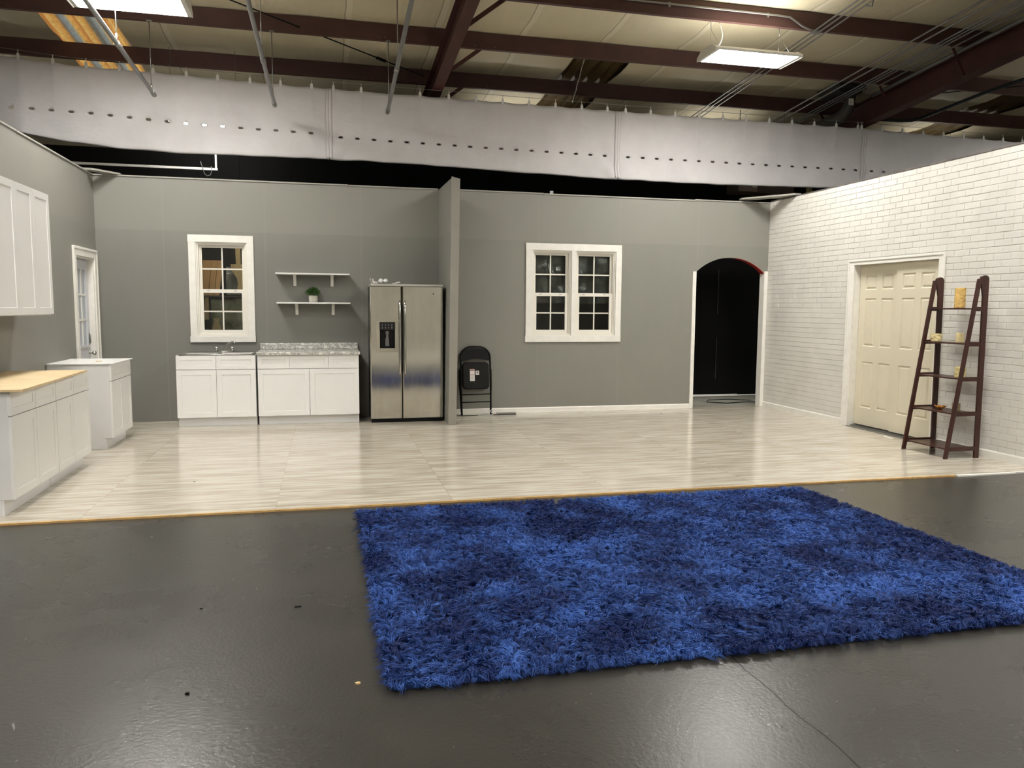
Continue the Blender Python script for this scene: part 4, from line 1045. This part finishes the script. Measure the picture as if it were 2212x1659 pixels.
clip_me = None
for pi_ in range(4):
    a, b = seams[pi_]+.006, seams[pi_+1]-.006
    slots = {0: [-3.683+.2216*k for k in range(17)], 1: [.251+.2208*k for k in range(18)], 2: [4.37+.2255*k for k in range(18)], 3: [8.50+.221*k for k in range(17)]}[pi_]
    slots = [q for q in slots if a+.06 < q < b-.05]
    t = thing('hanging_curtain', labs[pi_], 'curtain', ((a+b)/2, CY, 3.4), 0, 'curtain panels hung on the cable'); ox, oy, oz = t.location
    xs = [a+(b-a)*i/64 for i in range(65)]+[q+s_ for q in slots for s_ in (-.024, .024)]+[c for c in CLIPS if a < c < b]
    xs = sorted(set(round(q, 4) for q in xs)); xs = [q for q in xs if not any(sl-.0235 < q < sl+.0235 for sl in slots)]
    rows = 26; V = []; F = []
    def rowz(x, r):
        zt, zb = topz(x), interp(x, BOT)+.010*noise.noise(Vector((x*3, 0, 9))); zs_ = interp(x, SL)
        if r <= 14: return zt+(zs_+.010-zt)*r/14
        return zs_-.010+(zb-(zs_-.010))*(r-15)/(rows-15)
    for r in range(rows+1):
        for x in xs:
            z = rowz(x, r); v = r/rows; V.append((x-ox, cy(x, v, seams)-oy, z-oz))
    # rolled hem under the bottom
    n = len(xs)
    hem = 8; hr = .03
    for k in range(1, hem+1):
        an = PI*1.5*k/hem
        for x in xs:
            zb = rowz(x, rows); y_ = cy(x, 1, seams); hh_ = hr*(1+.4*noise.noise(Vector((x*2.1, 4, 0))))
            V.append((x-ox, y_+hh_*(1-math.cos(an))-oy, zb-hh_*math.sin(an)*.6-oz))
    for r in range(rows+hem):
        for i in range(n-1):
            if r == 14 and any(abs((xs[i]+xs[i+1])/2-sl) < .012 for sl in slots): continue
            F.append((r*n+i, (r+1)*n+i, (r+1)*n+i+1, r*n+i+1))
    m = MB(); m.smooth = True; m.add(V, F); o = m.build('cloth', FABRIC, t); q = o.modifiers.new('t', 'SOLIDIFY'); q.thickness = .003
    # vertical edge binding
    for e in (a+.012, b-.012):
        if -4 < e < 12.3:
            m = MB(); pts = [(e-ox, cy(e, r/rows, seams)-.006-oy, rowz(e, r)-oz) for r in range(rows+1)]
            m.smooth = True
            V = []; F = []
            for k, p_ in enumerate(pts): V += [(p_[0]-.02, p_[1], p_[2]), (p_[0]+.02, p_[1], p_[2])]
            for k in range(len(pts)-1): F.append((2*k, 2*k+2, 2*k+3, 2*k+1))
            m.add(V, F); o = m.build('edge_binding', FABRIC, t); q = o.modifiers.new('t', 'SOLIDIFY'); q.thickness = .003; q.offset = 0
    # eyelet rims (shared mesh)
    for q in slots:
        m_ = None
        if clip_me is None or 'eye' not in clip_me:
            mm = MB(); P = [(.027*math.cos(an)+(.006 if math.cos(an) > 0 else -.006), .013*math.sin(an)) for an in [2*PI*k/16 for k in range(17)]]
            mm.tube([(x_, 0, z_) for x_, z_ in P], .0025, 6, cap=False); e0 = mm.build('eyelet', GREYPLAS, t)
            clip_me = {'eye': e0.data}; e = e0
        else:
            e = bpy.data.objects.new('eyelet', clip_me['eye']); C.objects.link(e); e.parent = t
        zz = interp(q, SL); e.location = (q-ox, cy(q, 14.5/rows, seams)-.002-oy, zz-oz)
    for c in CLIPS:
        if a <= c < b:
            if 'clip' not in clip_me:
                mm = MB(); mm.prism([(-.013, -.012), (.013, -.012), (.018, .022), (.018, .036), (.009, .062), (-.009, .062), (-.018, .036), (-.018, .022)], 'y', -.008, .008); mm.tube([(0, 0, .06), (0, 0, .095)], .0045, 6)
                mm.tube([(.008*math.cos(an), 0, .098+.008*math.sin(an)) for an in [2*PI*k/10 for k in range(11)]], .002, 5)
                e = mm.build('curtain_clip', WHITEPL, t); clip_me['clip'] = e.data
            else: e = bpy.data.objects.new('curtain_clip', clip_me['clip']); C.objects.link(e); e.parent = t
            e.location = (c-ox, CY-.012-oy, interp(c, TOP)-.018-oz)
m = MB(); pts = [(x, CY-.012, interp(x, TOP)+.080) for x in [-4.1+.2*k for k in range(84)]]
m.tube(pts, .003, 6); tag(m.build('curtain_cable', GALV), 'thin steel cable along which the pale curtain hangs', 'cable')
m = MB(); pts = [(3.46+.03*k/10+.004*math.sin(k*2.), 10.345+(CY-.012-10.345)*k/10, 4.83+(4.40-4.83)*k/10) for k in range(11)]
m.tube(pts, .007, 6); tag(m.build('cable_chain', GALV), 'pale chain slanting from purlin to curtain cable above the double window', 'chain')

# ================================================================== OVERHEAD FITTINGS
# three hanging pipes, each held by rods
pp = [((-2.04, 7.99, 4.205), (-1.952, 10.42, 4.005), 'left galvanised pipe hanging below the roof, crossing the left lamp'),
      ((-.628, 7.69, 4.232), (-.567, 10.52, 3.997), 'middle galvanised pipe hanging below the roof above the sink window'),
      ((.817, 7.385, 4.257), (.839, 10.51, 3.998), 'right galvanised pipe hanging below the roof beside the middle rafter')]
for A, B, lab in pp:
    t = thing('hanging_pipe', lab, 'pipe', B, 0, 'pipes hanging below the roof'); A = Vector(A); B = Vector(B); D = (A-B); A2 = B+D*(7.4/abs(D.y))
    m = MB(); m.tube([(0, 0, 0), tuple(A2-B)], .024, 14); m.build('pipe', GALV, t)
    m = MB()
    for s_ in (.0, .345):
        c_ = D*(s_*7.4/abs(D.y)*.55) if s_ else D*.0
        m.tube([tuple(c_+D.normalized()*(-.005)), tuple(c_+D.normalized()*.11)], .029, 14)
    m.build('coupling', GALV, t)
    for yr in (10.30, 8.915, 7.53, 6.145):
        s_ = (yr-B.y)/D.y; c_ = D*s_; top = roofz(yr, 5.68)-B.z
        m = MB(); m.tube([tuple(c_), (c_.x, c_.y, top)], .0055, 6); m.box(c_.x-.03, c_.x+.03, c_.y-.02, c_.y+.02, top-.012, top)
        m.tube([tuple(c_+Vector((0, 0, .02))), tuple(c_+Vector((0, 0, .09)))], .011, 8)
        m.build('hanger_rod', GALV, t)
# cross-bracing rods in the roof
m = MB(); a = Vector((-1.4, 9.42, 4.968)); b = Vector((1.45, 11.57, 4.79)); m.tube([a, b], .008, 6); c_ = Vector((.806, 11.09, 4.83)); m.tube([c_-(b-a)*.02, c_+(b-a)*.02], .022, 8)
tag(m.build('bracing_rod', BLKMET), 'dark bracing rod with a turnbuckle slanting under the roof left of centre', 'rod')
m = MB(); m.tube([(8.5, 11.1, 4.83), (11.2, 9.75, 4.94)], .008, 6)
tag(m.build('bracing_rod', BLKMET), 'dark bracing rod under the roof at the far right', 'rod')
# conduits running along the slope
def conduit(x, lab, r=.011, x1=None, ya=-2, yb=12.9, H=5.655):
    m = MB(); x1 = x if x1 is None else x1; m.tube([(x, ya, roofz(ya, H)), (x1, yb, roofz(yb, H))], r, 8)
    return tag(m.build('conduit', GALV), lab, 'conduit', 'conduits along the roof slope')
G = ['leftmost', 'middle', 'rightmost']
for k, x in enumerate((5.95, 6.03, 6.12)): conduit(x, G[k]+' of the three thin conduits passing beside the right lamp', .010)
for k, x in enumerate((7.37, 7.52)): conduit(x, ('left' if k == 0 else 'right')+' conduit of the spaced pair between right lamp and heavy rafter', .0125)
for k, x in enumerate((7.765, 7.835, 7.905)): conduit(x, G[k]+' of the three close conduits next to the heavy rafter', .011)
conduit(8.05, 'single thin conduit between the close trio and the thick pipe', .011, yb=10.6)
conduit(8.20, 'thick galvanised pipe hugging the heavy rafter', .03, H=5.63, yb=10.65)
m = MB(); yy = PY[13]-.042
m.tube([(1.7, yy, 5.065), (5.42, yy, 5.065), (5.62, yy, 5.058), (5.80, yy, 4.965), (5.90, yy, 4.935), (6.02, yy, 4.93)], .012, 8)
for x in (2.2, 3.1, 4.02, 5.32): m.box(x-.012, x+.012, yy-.005, yy+.02, 5.03, 5.085)
m.box(5.95, 6.06, yy-.01, yy+.05, 4.905, 4.94)
tag(m.build('purlin_conduit', GALV), 'bright conduit along the purlin above the right lamp, bending down', 'conduit')
m = MB(); m.tube([(6.03, 7.6, roofz(7.6, 5.655)), (6.0, 7.86, roofz(7.86, 5.60)), (6.09, 8.0, roofz(8.0, 5.58)), (6.12, 8.16, roofz(8.16, 5.655))], .010, 8)
tag(m.build('conduit_offset', GALV), 'kinked conduit crossing over the trio near the top of the frame', 'conduit')
# gas / sprinkler pipe to the right
m = MB(); m.tube([(10.1, 6.5, roofz(6.5, 5.5)), (9.50, 9.9, roofz(9.9, 5.5)), (9.44, 11.05, roofz(11.05, 5.5)), (9.38, 11.2, roofz(11.2, 5.5)), (9.2, 11.25, roofz(11.25, 5.5)), (8.6, 11.25, roofz(11.25, 5.5))], .026, 10)
tag(m.build('sprinkler_pipe', BLUEEDGE), 'dark pipe right of the heavy rafter, bending left at its end', 'pipe')
# duct elbow and louvre hood
t = thing('vent_duct', 'dull metal duct elbow hanging left of the heavy rafter end', 'duct', (8.0, 11.0, 4.45))
m = MB(); m.tube([(.06, .0, .60), (.06, .0, .30), (.05, .02, .18), (-.02, .12, .06), (-.18, .4, -.04), (-.5, .9, -.08)], [.085, .085, .09, .095, .10, .10], 20); m.build('duct', HEATDUCT, t)
m = MB(); m.box(-.33, .14, -.28, .30, .41, .48); m.box(-.30, .10, -.24, .26, .352, .41); m.build('hood', pbr('dark_hood', (46, 46, 42), .6), t, .004)
m = MB(); m.box(-.035, .045, -.115, -.103, .20, .30); m.build('sticker', STICKER, t)
# heater cabinet on the black flats
t = thing('unit_heater', 'brown steel heater box in the dark gap above the arch', 'heater', (7.03, 11.75, 3.36))
m = MB(); m.prism([(-.5, .02), (-.14, .02), (.52, -.03), (.52, .30), (-.5, .30)], 'y', -.12, .25); m.build('box', BROWNBOX, t, .006)
m = MB(); m.box(-.48, -.155, -.126, -.12, .03, .25); m.build('front_panel', pbr('pale_brown_panel', (140, 124, 114), .5), t, .002)
m = MB(); m.box(-.24, -.16, -.130, -.126, .095, .120); m.build('badge', STICKER, t)
m = MB()
for x in (-.4, .4): m.tube([(x, .06, .30), (x, .06, 1.35)], .006, 6)
m.build('hanger_rod', GALV, t)
m = MB(); m.tube([(7.98, 11.85, -.012), (7.98, 11.85, 4.6)], .045, 14); tag(m.build('vent_pipe', YPIPE), 'cream upright pipe in the dark gap right of the heater box', 'pipe')
# rail with hook, left gap
t = thing('hanging_rail', 'pale square rail hanging in the dark gap above the left corner', 'rail', (-1.40, 11.6, 3.348))
MB().box(-3.6, .005, -.012, .012, -.015, .015).build('rail', TRIMW, t)
m = MB(); m.box(-.028, -.004, -.012, .012, .015, .84); m.box(-.05, .02, -.02, .50, .84, .88); m.build('upright', TRIMW, t)
m = MB(); m.tube([(-.21, -.02, .09), (-.19, -.02, .02), (-.165, -.02, -.07), (-.13, -.02, -.1), (-.085, -.02, -.085), (-.07, -.02, -.04), (-.072, -.02, .03)], .005, 8)
tag(m.build('wire_hook', GREYPLAS), 'grey wire loop hanging over the pale square rail', 'wire').location = (-1.40, 11.575, 3.348)
m = MB(); m.box(-.022, .022, -.01, .012, 0, .05); m.cur = 1; m.box(-.014, -.006, -.0112, -.01, .02, .04); m.box(.006, .014, -.0112, -.01, .02, .04)
o = m.build('junction_box', [WHITEPL, BLKPLAS]); o.location = (3.15, 10.78, WH+.018-.0); tag(o, 'tiny white box on top of the grey wall above the double window', 'box')
MB_ = MB()

# ================================================================== THINGS BEHIND THE WINDOWS
def board(name, lab, cat, pts, y, th_, mat, lean=.0, cat_group=None):
    """leaning flat board given by its outline (x,z); leans back with height"""
    m = MB(); n = len(pts); zb = min(p[1] for p in pts)
    V = [(x, y+(z-zb)*lean, z) for x, z in pts]+[(x, y+th_+(z-zb)*lean, z) for x, z in pts]
    m.add(V, [tuple(range(n)), tuple(reversed(range(n, 2*n)))]+[(i, i+n, (i+1) % n+n, (i+1) % n) for i in range(n)])
    return tag(m.build(name, mat), lab, cat, cat_group)
g = 'brown boards behind the small window'
for k, (a, b, lab) in enumerate(((-1.60, -1.49, 'leftmost of the brown boards standing behind the small window'), (-1.487, -1.413, 'middle of the brown boards standing behind the small window'), (-1.410, -1.345, 'rightmost of the brown boards standing behind the small window'))):
    board('brown_board', lab, 'board', [(a-.05, 1.62), (b-.055, 1.62), (b, 2.10), (a, 2.10)], 11.40, .03, CARD, 0.08, g)
board('timber_stud', 'pale upright timber at top right behind the small window', 'timber', [(-1.185, 1.9), (-1.12, 1.9), (-1.135, 2.9), (-1.20, 2.9)], 11.55, .04, PALEWOOD)
board('sawn_bracket', 'wide sawn plywood offcut at right behind the small window', 'board', [(-1.17, 1.66), (-1.02, 1.66), (-1.04, 2.05), (-1.24, 2.05), (-1.23, 1.96), (-1.16, 1.86), (-1.15, 1.78)], 11.38, .02, PALEWOOD)
board('narrow_batten', 'narrow batten at lower left behind the small window', 'timber', [(-1.59, 1.29), (-1.535, 1.29), (-1.53, 1.64), (-1.575, 1.64)], 11.34, .03, PALEWOOD)
board('stacked_cutout', 'small shaped ply cutout at the lower left behind the small window', 'board', [(-1.50, .95), (-1.37, .95), (-1.385, 1.18), (-1.41, 1.24), (-1.40, 1.31), (-1.475, 1.31), (-1.475, 1.25), (-1.50, 1.18)], 11.36, .02, PALEWOOD)
# shelf rack carrying them
t = thing('storage_rack', 'dark rack shelf behind the small window', 'rack', (-1.3, 11.6, 0))
for z in (.93, 1.60):
    MB().box(-.6, .6, -.27, .3, z, z+.02).build('rack_shelf', pbr('grey_rack_steel', (60, 58, 60), .5) if z == .93 else bpy.data.materials['grey_rack_steel'], t)
for x in (-.58, .58):
    for y in (-.25, .28): MB().box(x-.015, x+.015, y-.015, y+.015, -.012, 2.0).build('post', bpy.data.materials['grey_rack_steel'], t)
def sheet(name, lab, x0, x1, z0, z1, y, mat, seed, amp=.05):
    m = MB(); m.smooth = True; nx, nz = 26, 22; V = []; F = []
    for j in range(nz+1):
        for i in range(nx+1):
            x = x0+(x1-x0)*i/nx; z = z0+(z1-z0)*j/nz
            V.append((x, y+amp*noise.noise(Vector((x*4+seed, z*5, seed)))+amp*.5*noise.noise(Vector((x*11+seed, z*9, 2))), z))
    for j in range(nz):
        for i in range(nx): F.append((j*(nx+1)+i, j*(nx+1)+i+1, (j+1)*(nx+1)+i+1, (j+1)*(nx+1)+i))
    m.add(V, F); o = m.build(name, mat); q = o.modifiers.new('t', 'SOLIDIFY'); q.thickness = .002; return tag(o, lab, 'plastic sheet')
sheet('green_bundle', 'crumpled greenish plastic-wrapped bundle low behind the small window', -1.52, -.98, .955, 1.585, 11.46, PLASTIC_GREEN, 3, .06)
sheet('grey_bundle', 'crumpled grey plastic-wrapped bundle behind the right pane of the small window', -1.32, -1.12, 1.63, 2.02, 11.55, PLASTIC_GREY, 8, .05)
sheet('clear_film', 'clear wrinkled plastic film hanging behind the double window', 2.80, 4.15, 1.55, 2.75, 10.80, FILM, 5, .035)

# cable on the concrete seen through the arch
m = MB(); m.tube([(6.9, 11.2, -.004), (6.55, 11.25, -.004), (6.2, 11.15, -.004), (5.95, 11.35, -.004), (6.1, 11.6, -.004), (6.5, 11.65, -.004), (6.8, 11.45, -.004)], .007, 6)
tag(m.build('black_cable', BLKPLAS), 'black cable lying on the concrete beyond the arch', 'cable')

# ================================================================== SMALL BITS ON THE FLOOR
def chip(name, lab, cat, x, y, z, sz, mat, rz=0.):
    m = MB(); rnd = random.Random(int(x*1000)); n = 7
    P = [(sz[0]*(1+.3*rnd.uniform(-1, 1))*math.cos(2*PI*k/n), sz[1]*(1+.3*rnd.uniform(-1, 1))*math.sin(2*PI*k/n)) for k in range(n)]
    m.prism(P, 'z', 0, sz[2]); o = m.build(name, mat); o.location = (x, y, z); o.rotation_euler = (0, 0, rz); return tag(o, lab, cat)
chip('wood_chip', 'small pale wood chip on the black floor just left of the rug corner', 'wood chip', .106, 3.034, -.015, (.010, .007, .006), PALEWOOD)
chip('black_pebble', 'small black lump on the black floor, nearest the bottom edge', 'debris', -.538, 3.092, -.015, (.008, .006, .008), BLKPLAS)
chip('black_scrap', 'flat black scrap on the black floor left of the rug middle', 'debris', -.153, 3.913, -.015, (.014, .007, .004), BLKPLAS)
chip('dark_crumb', 'tiny dark crumb on the black floor under the kitchen side', 'debris', -.617, 3.991, -.015, (.006, .005, .004), BLKPLAS)
chip('dark_speck', 'tiny dark speck on the pale laminate floor near the left cabinets', 'debris', -1.089, 6.903, 0, (.008, .005, .003), BLKPLAS)
chip('red_scrap', 'tiny red scrap on the pale floor in front of the grey wall', 'debris', 4.62, 10.15, 0, (.014, .006, .004), RED)
m = MB(); m.prism([(-.10, -.02), (.09, -.03), (.10, .0), (.0, .015), (-.09, .02)], 'z', 0, .002); o = m.build('paper_scrap', TRIMW); o.location = (6.40, 7.75, 0); o.rotation_euler = (0, 0, 1.5)
tag(o, 'white paper scrap on the floor at the foot of the cream doors', 'paper')
chip('paper_curl', 'thin pale sliver on the black floor at far lower left', 'debris', -1.10, 2.98, -.015, (.004, .035, .002), GREYPLAS, .4)
m = MB(); rnd = random.Random(5)
for k in range(150):
    x = rnd.uniform(-2.2, 5.5); y = rnd.uniform(2.2, 5.6)
    if .1 < x < 3.9 and y > 2.8: continue
    s_ = rnd.uniform(.0012, .0038); a = rnd.uniform(0, PI); l = s_*rnd.choice((1, 1, 1, 3)); c_, d_ = math.cos(a), math.sin(a)
    m.add([(x+i*l*c_-j*s_*.5*d_, y+i*l*d_+j*s_*.5*c_, z) for z in (-.015, -.0135) for i, j in ((-1, -1), (1, -1), (1, 1), (-1, 1))], [(3, 2, 1, 0), (4, 5, 6, 7), (0, 1, 5, 4), (1, 2, 6, 5), (2, 3, 7, 6), (3, 0, 4, 7)])
tag(m.build('dust_flecks', pbr('pale_dust', (150, 146, 136), .8)), 'pale dust flecks scattered over the black floor', 'dust', kind='stuff')

# recompute normals on closed meshes so that bevels and bumps behave
import bmesh
for o in list(C.objects):
    if o.type == 'MESH' and o.name.split('.')[0] not in ('pile', 'ceiling', 'foliage', 'cloth') and not o.get('_n'):
        me = o.data
        if me.get('_n'): continue
        me['_n'] = 1
        bm = bmesh.new(); bm.from_mesh(me); bmesh.ops.recalc_face_normals(bm, faces=bm.faces); bm.to_mesh(me); bm.free()
for me in bpy.data.meshes:
    if '_n' in me: del me['_n']
